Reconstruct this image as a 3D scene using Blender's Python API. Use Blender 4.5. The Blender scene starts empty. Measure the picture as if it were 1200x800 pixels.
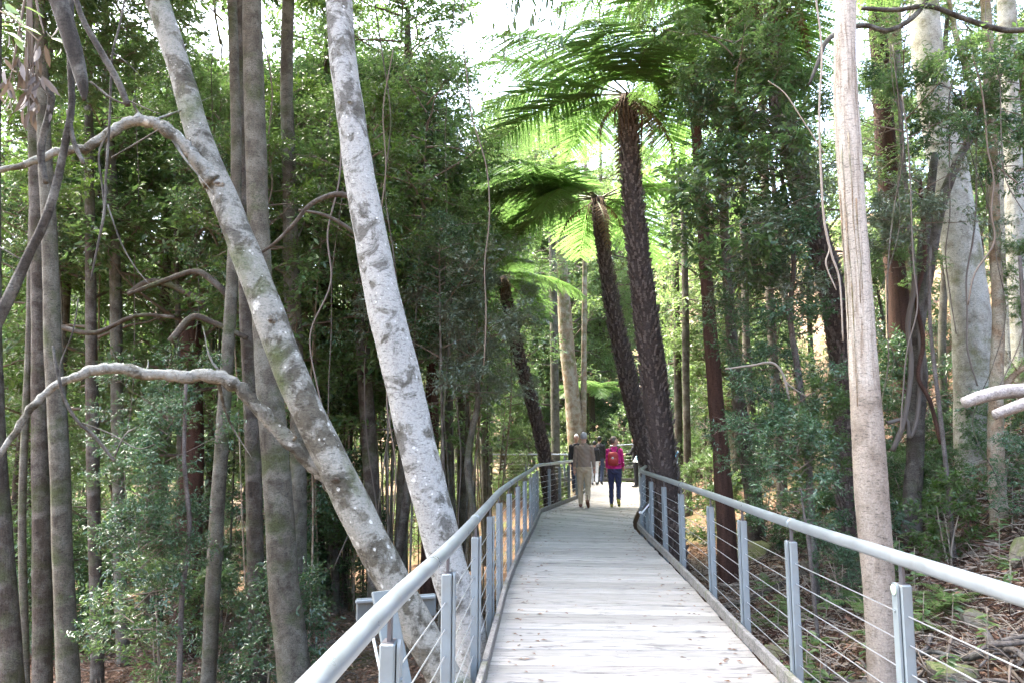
import bpy, math, random
import numpy as np
from mathutils import Vector, Matrix, kdtree
from mathutils import noise as mnoise

# ------------------------------------------------------------------ camera, sky, sun, exposure
SC = bpy.context.scene
COL = SC.collection
F_PX, CAM_Z = 915.0, 1.58
PITCH = math.atan(116.0 / F_PX)
cam_d = bpy.data.cameras.new("camera")
cam = bpy.data.objects.new("camera", cam_d)
COL.objects.link(cam)
cam.location = (0, 0, CAM_Z)
cam.rotation_euler = (math.pi / 2 + PITCH, 0, 0)
cam_d.sensor_width = 36.0
cam_d.lens = F_PX / 1200.0 * 36.0
cam_d.clip_start, cam_d.clip_end = 0.05, 2000
SC.camera = cam

SUN_EL, SUN_AZ = math.radians(62), math.radians(302)      # azimuth clockwise from +Y: high, ahead on the left
world = bpy.data.worlds.new("World")
SC.world = world
world.use_nodes = True
wn = world.node_tree
sky = wn.nodes.new("ShaderNodeTexSky")
sky.sky_type = 'NISHITA'
sky.sun_disc = False
sky.sun_elevation, sky.sun_rotation = SUN_EL, SUN_AZ
sky.air_density, sky.dust_density, sky.ozone_density = 1.0, 5.5, 1.0
bg = wn.nodes["Background"]
bg.inputs[1].default_value = 0.15
wn.links.new(sky.outputs[0], bg.inputs[0])
sd = bpy.data.lights.new("sun", 'SUN')
sd.energy, sd.angle, sd.color = 2.2, math.radians(25), (1.0, 0.93, 0.82)
sun = bpy.data.objects.new("sun", sd)
COL.objects.link(sun)
sdir = Vector((math.sin(SUN_AZ) * math.cos(SUN_EL), math.cos(SUN_AZ) * math.cos(SUN_EL), math.sin(SUN_EL)))
sun.rotation_euler = sdir.to_track_quat('Z', 'Y').to_euler()
sun.location = sdir * 60
vs = SC.view_settings
vs.view_transform, vs.look, vs.exposure, vs.gamma = 'Standard', 'None', 3.8, 1.0
SC.render.engine = 'CYCLES'
cy = SC.cycles
cy.use_denoising = True
cy.max_bounces, cy.diffuse_bounces, cy.glossy_bounces, cy.transmission_bounces, cy.transparent_max_bounces = 4, 4, 1, 3, 2
cy.use_adaptive_sampling = True
cy.adaptive_threshold = 0.035
cy.use_light_tree = False
cy.caustics_reflective = cy.caustics_refractive = False

# ------------------------------------------------------------------ helpers
RNG = np.random.default_rng(7)

def P(px, py, d):
    """point at forward distance d (world Y) seen at pixel (px,py) of the 1200x800 photograph"""
    xc, yc = (px - 600) / F_PX, (400 - py) / F_PX
    dx, dy, dz = xc, math.cos(PITCH) - yc * math.sin(PITCH), math.sin(PITCH) + yc * math.cos(PITCH)
    k = d / dy
    return np.array((dx * k, d, CAM_Z + dz * k))

def lerp_keys(keys, y):
    ks = np.array(keys)
    return float(np.interp(y, ks[:, 1], ks[:, 0]))

L_KEYS = [(-.42, -3), (-.42, 1.0), (-.34, 2.7), (-.25, 4.05), (-.18, 5.5), (-.07, 8.3), (.05, 10.2), (.3, 13.2), (.6, 17.3), (1.75, 21.8), (2.4, 25.8), (3.0, 31.0)]
R_KEYS = [(1.70, -3), (1.70, 1.0), (1.70, 2.7), (1.73, 4.05), (1.78, 5.5), (1.93, 8.1), (2.03, 10.), (2.15, 12.9), (2.35, 15.5), (3.3, 20.3), (4.3, 25.2), (5.2, 30.5)]
C_KEYS = [((a[0] + b[0]) / 2, (a[1] + b[1]) / 2) for a, b in zip(L_KEYS, R_KEYS)] + [(8.0, 60), (14, 140)]

def vnoise(x, y, s, o=0.0):
    x = np.asarray(x) / s + o * 17.3; y = np.asarray(y) / s - o * 9.1
    return (np.sin(x * 1.3 + 1.7 * np.sin(y * .9 + o)) + np.sin(y * 1.7 + 1.3 * np.sin(x * 1.1 + 2 * o)) + np.sin((x + y) * 2.3 + o) * .5) / 2.5

def ground(x, y):
    x = np.asarray(x, float); y = np.asarray(y, float)
    ck = np.array(C_KEYS)
    s = x - np.interp(y, ck[:, 1], ck[:, 0])
    r = np.maximum(s - 1.35, 0)
    q = np.minimum(r, 4.0)
    right = -0.95 + .1 * r + .088 * q * q + .7 * np.clip(r - 4.0, 0, 8.) + .2 * np.maximum(r - 12, 0) * np.exp(-np.maximum(r - 12, 0) / 60)
    l = np.maximum(-s - 1.0, 0)
    left = -1.75 - 2.6 * (1 - np.exp(-l * .05))
    t = np.clip((s + 1.6) / 2.9, 0, 1); t = t * t * (3 - 2 * t)
    h = left * (1 - t) + right * t
    far = np.clip((y - 36) / 60, 0, 3)
    h = h + far * 5.0 * np.clip((x + 14) / 16, 0.12, 1)
    edge = np.clip((np.hypot(x, y - 20) - 75) / 120, 0, 2)
    h = h + edge * 26
    near = np.clip((np.abs(s) - 1.0) / 1.5, 0, 1)
    h = h + near * (vnoise(x, y, 1.9) * .16 + vnoise(x, y, .7, 2) * .06 + vnoise(x, y, 6., 3) * .35)
    return h

def gz(x, y): return float(ground(x, y))

class MB:
    """collects vertices and faces, builds ONE mesh"""
    def __init__(s): s.v, s.f, s.m, s.n = [], [], [], 0
    def add(s, v, f, mat=0):
        v = np.asarray(v, float).reshape(-1, 3)
        for a in (f if isinstance(f, list) else [f]):
            a = np.asarray(a, np.int64)
            s.f.append(a + s.n); s.m.append(np.full(len(a), mat, np.int32))
        s.v.append(v); s.n += len(v)
        return s
    def mesh(s, name, mats, smooth=True):
        me = bpy.data.meshes.new(name)
        v = np.concatenate(s.v)
        lt = np.concatenate([np.full(len(a), a.shape[1], np.int32) for a in s.f])
        li = np.concatenate([a.ravel() for a in s.f]).astype(np.int32)
        me.vertices.add(len(v)); me.vertices.foreach_set("co", v.astype(np.float32).ravel())
        me.loops.add(len(li)); me.loops.foreach_set("vertex_index", li)
        me.polygons.add(len(lt))
        me.polygons.foreach_set("loop_start", np.concatenate([[0], np.cumsum(lt)[:-1]]).astype(np.int32))
        me.polygons.foreach_set("loop_total", lt)
        me.polygons.foreach_set("material_index", np.concatenate(s.m))
        me.polygons.foreach_set("use_smooth", np.full(len(lt), bool(smooth)))
        for m in (mats if isinstance(mats, (list, tuple)) else [mats]): me.materials.append(m)
        me.update(calc_edges=True)
        return me
    def box(s, c, size, R=None, mat=0):
        sx, sy, sz = np.array(size) / 2
        v = np.array([(x, y, z) for x in (-sx, sx) for y in (-sy, sy) for z in (-sz, sz)])
        if R is not None: v = v @ np.array(R).T
        return s.add(v + np.array(c), np.array([(0, 1, 3, 2), (4, 6, 7, 5), (0, 4, 5, 1), (2, 3, 7, 6), (0, 2, 6, 4), (1, 5, 7, 3)]), mat)
    def bbox(s, c, size, b=.004, R=None, mat=0):
        """box with chamfered edges"""
        h = np.array(size) / 2; b = min(b, h.min() * .45)
        vs, idx = [], {}
        for sx in (-1, 1):
            for sy in (-1, 1):
                for sz in (-1, 1):
                    for k in range(3):
                        p = h * (sx, sy, sz) - b * np.array((sx, sy, sz)) * (np.arange(3) != k)
                        idx[(sx, sy, sz, k)] = len(vs); vs.append(p)
        q, t = [], []
        for k in range(3):
            a, c2 = [(1, 2), (0, 2), (0, 1)][k]
            for sg in (-1, 1):
                lp = []
                for sa, sc in ((-1, -1), (1, -1), (1, 1), (-1, 1)):
                    w = [0, 0, 0]; w[k] = sg; w[a] = sa; w[c2] = sc
                    lp.append(idx[(*w, k)])
                q.append(lp if (sg > 0) == (k != 1) else lp[::-1])
        for k in range(3):                                   # edges parallel to axis k
            a, c2 = [(1, 2), (0, 2), (0, 1)][k]
            for sa in (-1, 1):
                for sc in (-1, 1):
                    w0 = [0, 0, 0]; w0[a] = sa; w0[c2] = sc; w1 = list(w0); w0[k] = -1; w1[k] = 1
                    lp = [idx[(*w0, a)], idx[(*w1, a)], idx[(*w1, c2)], idx[(*w0, c2)]]
                    q.append(lp if (sa * sc > 0) == (k != 1) else lp[::-1])
        for sx in (-1, 1):
            for sy in (-1, 1):
                for sz in (-1, 1):
                    lp = [idx[(sx, sy, sz, k)] for k in range(3)]
                    t.append(lp if sx * sy * sz > 0 else lp[::-1])
        v = np.array(vs)
        if R is not None: v = v @ np.array(R).T
        return s.add(v + np.array(c), [np.array(q), np.array(t)], mat)
    def tube(s, pts, rad, n=8, cap=True, rough=0., seed=0, mat=0, flat=1.0):
        pts = np.asarray(pts, float); k = len(pts)
        rad = np.broadcast_to(np.asarray(rad, float), (k,))
        T = np.gradient(pts, axis=0); T /= np.linalg.norm(T, axis=1, keepdims=True) + 1e-9
        a = np.array((1., 0, 0)) if abs(T[0][0]) < .8 else np.array((0, 1., 0))
        U = np.zeros_like(T); 
        for i in range(k):
            a = a - T[i] * (a @ T[i]); a /= np.linalg.norm(a) + 1e-9; U[i] = a
        V = np.cross(T, U)
        th = np.arange(n) / n * 2 * np.pi
        rr = rad[:, None] * np.ones((1, n))
        if rough:
            ii = np.arange(k)[:, None]
            lo = np.cumsum(np.r_[0, np.linalg.norm(np.diff(pts, axis=0), axis=1)])[:, None]
            rr = rr * (1 + rough * (np.sin(th * 2 + lo * 1.3 + seed) * .5 + np.sin(th * 3 - lo * 2.1 + seed * 2) * .35 + np.sin(lo * 5.1 + th + seed * 3) * .35 + np.sin(lo * 13 + 2 * th + seed) * .2))
        v = pts[:, None, :] + rr[..., None] * (np.cos(th)[None, :, None] * U[:, None, :] + flat * np.sin(th)[None, :, None] * V[:, None, :])
        i, j = np.meshgrid(np.arange(k - 1), np.arange(n), indexing='ij')
        j2 = (j + 1) % n
        q = np.stack([i * n + j, i * n + j2, (i + 1) * n + j2, (i + 1) * n + j], -1).reshape(-1, 4)
        v = v.reshape(-1, 3); f = [q]
        if cap:
            v = np.concatenate([v, pts[:1], pts[-1:]]); c0, c1 = k * n, k * n + 1
            jj = np.arange(n)
            f.append(np.concatenate([np.stack([np.full(n, c0), (jj + 1) % n, jj], 1), np.stack([np.full(n, c1), (k - 1) * n + jj, (k - 1) * n + (jj + 1) % n], 1)]))
        return s.add(v, f, mat)
    def ell(s, c, r, n=10, m=7, R=None, mat=0):
        ph = np.linspace(0, np.pi, m); th = np.arange(n) / n * 2 * np.pi
        v = np.stack([np.outer(np.sin(ph), np.cos(th)), np.outer(np.sin(ph), np.sin(th)), np.outer(np.cos(ph), np.ones(n))], -1).reshape(-1, 3) * np.array(r)
        if R is not None: v = v @ np.array(R).T
        i, j = np.meshgrid(np.arange(m - 1), np.arange(n), indexing='ij'); j2 = (j + 1) % n
        q = np.stack([i * n + j, (i + 1) * n + j, (i + 1) * n + j2, i * n + j2], -1).reshape(-1, 4)
        return s.add(v + np.array(c), q, mat)

def spline(pts, per=6):
    """Catmull-Rom through rows of any width"""
    p = np.asarray(pts, float)
    if len(p) < 3: 
        t = np.linspace(0, 1, per + 1)[:, None]; return p[0] * (1 - t) + p[1] * t
    q = np.concatenate([[2 * p[0] - p[1]], p, [2 * p[-1] - p[-2]]]); out = []
    for i in range(1, len(q) - 2):
        t = np.linspace(0, 1, per, endpoint=False)[:, None]
        a, b, c, d = q[i - 1], q[i], q[i + 1], q[i + 2]
        out.append(.5 * (2 * b + (c - a) * t + (2 * a - 5 * b + 4 * c - d) * t * t + (3 * b - 3 * c + d - a) * t ** 3))
    out.append(p[-1:])
    return np.concatenate(out)

def link(name, data=None, parent=None, loc=(0, 0, 0), rot=(0, 0, 0), scale=(1, 1, 1), kind=None):
    o = bpy.data.objects.new(name, data)
    COL.objects.link(o)
    o.parent = parent
    o.location, o.rotation_euler = loc, rot
    o.scale = (scale,) * 3 if isinstance(scale, (int, float)) else scale
    if kind: o["kind"] = kind
    return o

def tag(o, label, cat, group=None):
    o["label"], o["category"] = label, cat
    if group: o["group"] = group
    return o

# ------------------------------------------------------------------ materials
def new_mat(name):
    m = bpy.data.materials.new(name); m.use_nodes = True
    nt = m.node_tree
    return m, nt, nt.nodes["Principled BSDF"]

def N(nt, kind, **kw):
    n = nt.nodes.new(kind)
    for k, v in kw.items(): setattr(n, k, v)
    return n

def coords(nt, scale=(1, 1, 1), out="Object"):
    tc = N(nt, "ShaderNodeTexCoord"); mp = N(nt, "ShaderNodeMapping")
    mp.inputs["Scale"].default_value = scale
    nt.links.new(tc.outputs[out], mp.inputs[0])
    return mp.outputs[0]

def noise(nt, vec, scale, detail=4, rough=.6, dist=0.):
    n = N(nt, "ShaderNodeTexNoise"); nt.links.new(vec, n.inputs["Vector"])
    n.inputs["Scale"].default_value = scale; n.inputs["Detail"].default_value = detail
    n.inputs["Roughness"].default_value = rough; n.inputs["Distortion"].default_value = dist
    return n.outputs["Fac"]

def ramp(nt, fac, stops, interp='LINEAR'):
    r = N(nt, "ShaderNodeValToRGB"); nt.links.new(fac, r.inputs[0])
    r.color_ramp.interpolation = interp
    e = r.color_ramp.elements
    while len(e) < len(stops): e.new(0.5)
    for el, (p, c) in zip(e, stops):
        el.position = p; el.color = (*c, 1) if not isinstance(c, (int, float)) else (c, c, c, 1)
    return r.outputs[0]

def mixc(nt, fac, a, b, mode='MIX'):
    m = N(nt, "ShaderNodeMix", data_type='RGBA', blend_type=mode)
    for sock, val in ((m.inputs[0], fac), (m.inputs[6], a), (m.inputs[7], b)):
        if isinstance(val, (int, float)): sock.default_value = val
        elif isinstance(val, tuple): sock.default_value = (*val, 1)
        else: nt.links.new(val, sock)
    return m.outputs[2]

def bump(nt, h, strength, dist, bsdf):
    b = N(nt, "ShaderNodeBump"); b.inputs["Strength"].default_value = strength; b.inputs["Distance"].default_value = dist
    nt.links.new(h, b.inputs["Height"]); nt.links.new(b.outputs[0], bsdf.inputs["Normal"])

def plain(name, col, rough=.6, metal=0., var=.12, scale=30.):
    m, nt, b = new_mat(name)
    f = noise(nt, coords(nt), scale, 5, .65)
    c = mixc(nt, f, tuple(x * (1 - var) for x in col), tuple(min(1, x * (1 + var)) for x in col))
    nt.links.new(c, b.inputs["Base Color"])
    b.inputs["Roughness"].default_value = rough; b.inputs["Metallic"].default_value = metal
    return m

def leaf_mat(name, cols, rough=.42, trans=.35, tcol=(.16, .25, .03), spec=.5):
    m, nt, b = new_mat(name)
    g = N(nt, "ShaderNodeNewGeometry"); oi = N(nt, "ShaderNodeObjectInfo")
    n = len(cols)
    c = ramp(nt, g.outputs["Random Per Island"], [(i / max(1, n - 1), x) for i, x in enumerate(cols)])
    hsv = N(nt, "ShaderNodeHueSaturation")
    mr = N(nt, "ShaderNodeMapRange"); nt.links.new(oi.outputs["Random"], mr.inputs[0])
    mr.inputs[3].default_value, mr.inputs[4].default_value = .8, 1.22
    nt.links.new(mr.outputs[0], hsv.inputs["Value"]); nt.links.new(c, hsv.inputs["Color"])
    nt.links.new(hsv.outputs[0], b.inputs["Base Color"])
    b.inputs["Roughness"].default_value = rough; b.inputs["Specular IOR Level"].default_value = spec
    tr = N(nt, "ShaderNodeBsdfTranslucent")
    tm = mixc(nt, .55, hsv.outputs[0], tcol)
    nt.links.new(tm, tr.inputs[0])
    mx = N(nt, "ShaderNodeMixShader"); mx.inputs[0].default_value = trans
    nt.links.new(b.outputs[0], mx.inputs[1]); nt.links.new(tr.outputs[0], mx.inputs[2])
    nt.links.new(mx.outputs[0], nt.nodes["Material Output"].inputs[0])
    return m

def bark_mat(name, dark, light, lichen=None, lich_amt=.5, streak=4., moss=None, spots=None, bumps=.6, sc=9., upper=None, speck=.5):
    m, nt, b = new_mat(name)
    v = coords(nt, (1, 1, 1 / streak))
    f = noise(nt, v, sc, 8, .7, .4)
    c = ramp(nt, f, [(.3, dark), (.7, light)])
    v1 = coords(nt)
    if lichen:
        lf = noise(nt, v1, 4.5, 6, .62, .3)
        lc = .56 - lich_amt * .24; lw = .035 if spots else .09
        c = mixc(nt, ramp(nt, lf, [(lc - lw, 0.), (lc + lw, 1.)]), c, lichen)
        if spots:                                             # second, finer crust of lichen with crisp edges
            lg = noise(nt, v1, 17, 6, .7, .5)
            c = mixc(nt, ramp(nt, lg, [(.56, 0.), (.6, .6)]), c, tuple(x * .62 for x in lichen))
    if spots:
        for vsc, thr, nz in ((7., .30, 18), (19., .34, 40)):
            vo = N(nt, "ShaderNodeTexVoronoi"); vo.inputs["Scale"].default_value = vsc; nt.links.new(v1, vo.inputs["Vector"])
            wob = noise(nt, v1, nz, 4, .7)
            pw = N(nt, "ShaderNodeMath", operation='POWER'); nt.links.new(vo.outputs["Color"], pw.inputs[0]); pw.inputs[1].default_value = 2.5
            th = N(nt, "ShaderNodeMath", operation='MULTIPLY'); nt.links.new(pw.outputs[0], th.inputs[0]); th.inputs[1].default_value = thr
            wv = N(nt, "ShaderNodeMath", operation='MULTIPLY_ADD'); nt.links.new(wob, wv.inputs[0]); wv.inputs[1].default_value = .5; nt.links.new(vo.outputs["Distance"], wv.inputs[2])
            df = N(nt, "ShaderNodeMath", operation='SUBTRACT'); nt.links.new(wv.outputs[0], df.inputs[0]); nt.links.new(th.outputs[0], df.inputs[1])
            c = mixc(nt, ramp(nt, df.outputs[0], [(.2, .85), (.27, 0.)]), c, spots)
        dk = noise(nt, v1, 2.6, 6, .7, .8)
        c = mixc(nt, ramp(nt, dk, [(.53, 0.), (.6, .75)]), c, tuple(x * .9 for x in dark))
    if upper:                                                 # where the rough bark has peeled: pale streaked wood higher up the stem
        us = noise(nt, coords(nt, (1, 1, .05)), 26, 6, .7, .3)
        uc = ramp(nt, us, [(.34, upper[0]), (.52, upper[1])])
        tc = N(nt, "ShaderNodeTexCoord"); sx = N(nt, "ShaderNodeSeparateXYZ"); nt.links.new(tc.outputs["Object"], sx.inputs[0])
        en = noise(nt, coords(nt, (1, 1, .3)), 5, 4, .6)
        ma = N(nt, "ShaderNodeMath", operation='MULTIPLY_ADD'); nt.links.new(en, ma.inputs[0]); ma.inputs[1].default_value = 1.4; nt.links.new(sx.outputs[2], ma.inputs[2])
        mr = N(nt, "ShaderNodeMapRange"); nt.links.new(ma.outputs[0], mr.inputs[0]); mr.inputs[1].default_value, mr.inputs[2].default_value = upper[2] + .65, upper[2] + .8
        c = mixc(nt, mr.outputs[0], c, uc)
    if moss:
        mf = noise(nt, v1, 2.2, 5, .6)
        c = mixc(nt, ramp(nt, mf, [(.52, 0.), (.66, .85)]), c, moss)
    sk = noise(nt, v1, 75, 5, .75); ck = noise(nt, coords(nt, (1, 1, 3.5)), 22, 5, .7, .6)
    c = mixc(nt, 1., c, ramp(nt, sk, [(.34, speck), (.62, 1.1)]), 'MULTIPLY')
    c = mixc(nt, 1., c, ramp(nt, ck, [(.36, .45), (.46, 1.)]), 'MULTIPLY')
    nt.links.new(c, b.inputs["Base Color"])
    b.inputs["Roughness"].default_value = .85; b.inputs["Specular IOR Level"].default_value = .2
    f2 = noise(nt, coords(nt, (1, 1, 1 / (streak * 1.5))), sc * 3.2, 6, .7)
    hh = mixc(nt, .75, f, f2)
    bump(nt, hh, bumps, .02, b)
    return m

MAT = {}
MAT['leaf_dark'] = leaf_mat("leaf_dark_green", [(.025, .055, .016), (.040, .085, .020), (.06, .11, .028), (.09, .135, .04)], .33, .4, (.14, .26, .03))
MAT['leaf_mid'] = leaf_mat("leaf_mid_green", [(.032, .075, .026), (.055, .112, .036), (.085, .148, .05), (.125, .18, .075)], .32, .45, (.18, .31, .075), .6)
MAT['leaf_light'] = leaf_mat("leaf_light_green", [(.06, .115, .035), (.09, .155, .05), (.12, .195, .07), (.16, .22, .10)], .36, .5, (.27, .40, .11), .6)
MAT['leaf_blue'] = leaf_mat("leaf_bluish_green", [(.028, .066, .034), (.045, .095, .048), (.065, .12, .064), (.10, .15, .09)], .27, .32, (.12, .24, .06), .7)
MAT['leaf_grey'] = leaf_mat("leaf_silvery_green", [(.06, .09, .06), (.09, .12, .08), (.13, .16, .11), (.19, .22, .17)], .3, .3, (.14, .24, .07), .7)
MAT['frond'] = leaf_mat("fern_frond_green", [(.065, .135, .03), (.09, .175, .04), (.12, .21, .055)], .42, .6, (.22, .38, .10), .6)
MAT['frond_dead'] = leaf_mat("fern_frond_dead_brown", [(.06, .035, .018), (.1, .06, .03), (.14, .09, .05)], .8, .2, (.2, .12, .05))
MAT['litter'] = leaf_mat("leaf_litter_brown", [(0.058, 0.029, 0.017), (0.133, 0.071, 0.042), (0.199, 0.116, 0.075), (0.282, 0.199, 0.141), (0.108, 0.050, 0.029), (0.249, 0.166, 0.108)], .7, .1, (0.207, 0.124, 0.058), .3)
MAT['dead_leaf'] = leaf_mat("dead_leaf_grey_brown", [(.05, .042, .036), (.10, .085, .075), (.2, .18, .165)], .6, .15, (.2, .14, .08), .3)
MAT['bark_lichen'] = bark_mat("bark_pale_lichen", (0.037, 0.035, 0.025), (0.100, 0.095, 0.073), (0.191, 0.195, 0.170), .42, 1.6, (0.050, 0.066, 0.020), (0.415, 0.432, 0.390), 1., 16, speck=.75)
MAT['bark_white'] = bark_mat("bark_bleached_lichen", (0.054, 0.051, 0.040), (0.149, 0.148, 0.126), (0.290, 0.299, 0.278), .6, 1.6, None, (0.515, 0.531, 0.506), .8, 14, speck=.75)
MAT['bark_gum'] = bark_mat("bark_smooth_pinkish", (.115, .09, .066), (.225, .188, .146), (.29, .25, .2), .5, 3., None, None, .8, 14, upper=((.17, .13, .09), (.40, .365, .305), 3.1), speck=.65)
MAT['bark_big'] = bark_mat("bark_large_pale", (0.124, 0.116, 0.087), (0.274, 0.261, 0.212), (0.365, 0.365, 0.315), .5, 2.5, (0.133, 0.137, 0.066), None, .9, 9, speck=.6)
MAT['bark_grey'] = bark_mat("bark_dull_grey", (0.042, 0.037, 0.028), (0.116, 0.104, 0.079), (0.141, 0.137, 0.108), .25, 4., (0.050, 0.062, 0.021), None, .7, 9)
MAT['bark_dark'] = bark_mat("bark_dark_brown", (.028, .022, .017), (.085, .07, .052), (.13, .12, .1), .12, 5., (.05, .06, .022), None, .9, 10)
MAT['bark_red'] = bark_mat("bark_red_brown", (.03, .016, .011), (.095, .05, .034), None, .1, 7., None, None, 1., 12)
MAT['bark_tan'] = bark_mat("bark_tan", (0.133, 0.091, 0.054), (0.282, 0.207, 0.133), (0.299, 0.274, 0.207), .25, 3., (0.100, 0.108, 0.033), None, .5, 8)
MAT['fern_trunk'] = bark_mat("bark_tree_fern", (.025, .019, .016), (.10, .076, .065), None, .1, 1.2, None, None, 1., 24)
MAT['fern_scale'] = bark_mat("bark_fern_scales", (.055, .044, .037), (.24, .2, .178), None, .2, 1., None, None, .6, 30)
MAT['deadwood'] = bark_mat("deadwood_grey", (0.050, 0.042, 0.035), (0.158, 0.141, 0.124), None, .1, 3., None, None, .6, 14)
MAT['deadwood_dark'] = bark_mat("deadwood_dark", (.018, .016, .013), (.062, .057, .047), (.12, .12, .105), .15, 5., None, None, .7, 14)
MAT['deadwood_white'] = bark_mat("deadwood_bleached", (0.199, 0.183, 0.166), (0.349, 0.332, 0.315), None, .1, 4., None, None, .4, 14)
MAT['twig'] = plain("twig_brown", (.11, .085, .062), .8)
MAT['twig_pale'] = plain("twig_pale", (0.216, 0.183, 0.141), .8)
MAT['vine'] = plain("vine_grey_brown", (.09, .075, .06), .85)

def deck_mat():
    m, nt, b = new_mat("weathered_deck_timber")
    oi = N(nt, "ShaderNodeObjectInfo")
    tc = N(nt, "ShaderNodeTexCoord")
    ad = N(nt, "ShaderNodeVectorMath", operation='ADD')
    cb = N(nt, "ShaderNodeCombineXYZ")
    mu = N(nt, "ShaderNodeMath", operation='MULTIPLY'); mu.inputs[1].default_value = 40.
    nt.links.new(oi.outputs["Random"], mu.inputs[0]); nt.links.new(mu.outputs[0], cb.inputs[0]); nt.links.new(mu.outputs[0], cb.inputs[2])
    nt.links.new(tc.outputs["Object"], ad.inputs[0]); nt.links.new(cb.outputs[0], ad.inputs[1])
    mp = N(nt, "ShaderNodeMapping"); mp.inputs["Scale"].default_value = (1.1, 16, 6); nt.links.new(ad.outputs[0], mp.inputs[0])
    g = noise(nt, mp.outputs[0], 3.2, 8, .68, .5)
    c = ramp(nt, g, [(.25, (.168, .158, .136)), (.5, (.275, .262, .233)), (.72, (.345, .331, .298))])
    mp2 = N(nt, "ShaderNodeMapping"); mp2.inputs["Scale"].default_value = (3.2, 14, 3); nt.links.new(ad.outputs[0], mp2.inputs[0])
    st = noise(nt, mp2.outputs[0], 1.0, 5, .6, .6)
    c = mixc(nt, ramp(nt, st, [(.56, 0.), (.66, .8)]), c, (.085, .08, .075))
    tone = N(nt, "ShaderNodeMapRange"); nt.links.new(oi.outputs["Random"], tone.inputs[0]); tone.inputs[3].default_value, tone.inputs[4].default_value = .76, 1.12
    hs = N(nt, "ShaderNodeHueSaturation"); nt.links.new(tone.outputs[0], hs.inputs["Value"]); nt.links.new(c, hs.inputs["Color"])
    gl = noise(nt, ad.outputs[0], .9, 4, .6)
    c2 = mixc(nt, ramp(nt, gl, [(.5, 0.), (.75, .35)]), hs.outputs[0], (.14, .145, .12))
    nt.links.new(c2, b.inputs["Base Color"])
    b.inputs["Roughness"].default_value = .7; b.inputs["Specular IOR Level"].default_value = .35
    bump(nt, g, .35, .006, b)
    return m
MAT['deck'] = deck_mat()

def steel_mat(name, col, rough, metal):
    m, nt, b = new_mat(name)
    v = coords(nt)
    f = noise(nt, v, 6, 6, .65); f2 = noise(nt, coords(nt, (1, 1, .12)), 30, 4, .6)
    c = mixc(nt, ramp(nt, f, [(.35, 0.), (.7, 1.)]), tuple(x * .8 for x in col), col)
    c = mixc(nt, ramp(nt, f2, [(.55, 0.), (.75, .3)]), c, (.2, .19, .17))
    nt.links.new(c, b.inputs["Base Color"]); b.inputs["Metallic"].default_value = metal
    nt.links.new(ramp(nt, f, [(.3, rough * .8), (.7, min(1, rough * 1.3))]), b.inputs["Roughness"])
    bump(nt, f2, .08, .003, b)
    return m
MAT['steel'] = steel_mat("galvanised_steel", (0.178, 0.216, 0.228), .5, .25)
MAT['rail'] = steel_mat("handrail_steel", (0.274, 0.311, 0.328), .33, .55)
MAT['wire'] = plain("stainless_wire", (.55, .57, .58), .3, .8)
MAT['steel_dark'] = plain("dark_steel", (.09, .09, .1), .5, .5)
MAT['kick'] = bark_mat("kickboard_timber", (0.133, 0.126, 0.112), (0.249, 0.241, 0.220), None, .1, 1.2, (0.133, 0.137, 0.083), None, .3, 5)
MAT['joist'] = plain("joist_timber", (.1, .085, .07), .85)
MAT['sticker'] = plain("pale_green_disc", (.5, .68, .5), .4)
MAT['rock'] = None

def rock_mat():
    m, nt, b = new_mat("mossy_sandstone")
    v = coords(nt)
    f = noise(nt, v, 5, 8, .65)
    c = ramp(nt, f, [(.3, (.07, .06, .045)), (.7, (.24, .215, .17))])
    g = N(nt, "ShaderNodeNewGeometry"); sp = N(nt, "ShaderNodeSeparateXYZ"); nt.links.new(g.outputs["Normal"], sp.inputs[0])
    ms = noise(nt, v, 3.2, 5, .6)
    ad = N(nt, "ShaderNodeMath", operation='MULTIPLY_ADD'); nt.links.new(sp.outputs[2], ad.inputs[0]); ad.inputs[1].default_value = .3; nt.links.new(ms, ad.inputs[2])
    c = mixc(nt, ramp(nt, ad.outputs[0], [(.55, 0.), (.72, .9)]), c, (.07, .085, .02))
    nt.links.new(c, b.inputs["Base Color"]); b.inputs["Roughness"].default_value = .9
    bump(nt, f, .7, .05, b)
    return m
MAT['rock'] = rock_mat()

def ground_mat():
    m, nt, b = new_mat("forest_floor")
    v = coords(nt)
    f = noise(nt, v, 7, 9, .72); f2 = noise(nt, v, .5, 5, .6); f3 = noise(nt, v, 40, 4, .7)
    c = ramp(nt, f, [(.28, (.03, .02, .013)), (.5, (.10, .06, .038)), (.72, (.22, .15, .10))])
    c = mixc(nt, ramp(nt, f3, [(.5, 0.), (.72, .7)]), c, (.27, .19, .13))
    c = mixc(nt, ramp(nt, f2, [(.5, 0.), (.66, .65)]), c, (.05, .075, .022))
    nt.links.new(c, b.inputs["Base Color"]); b.inputs["Roughness"].default_value = .95; b.inputs["Specular IOR Level"].default_value = .1
    bump(nt, mixc(nt, .5, f, f3), 1., .06, b)
    return m
MAT['ground'] = ground_mat()

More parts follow.
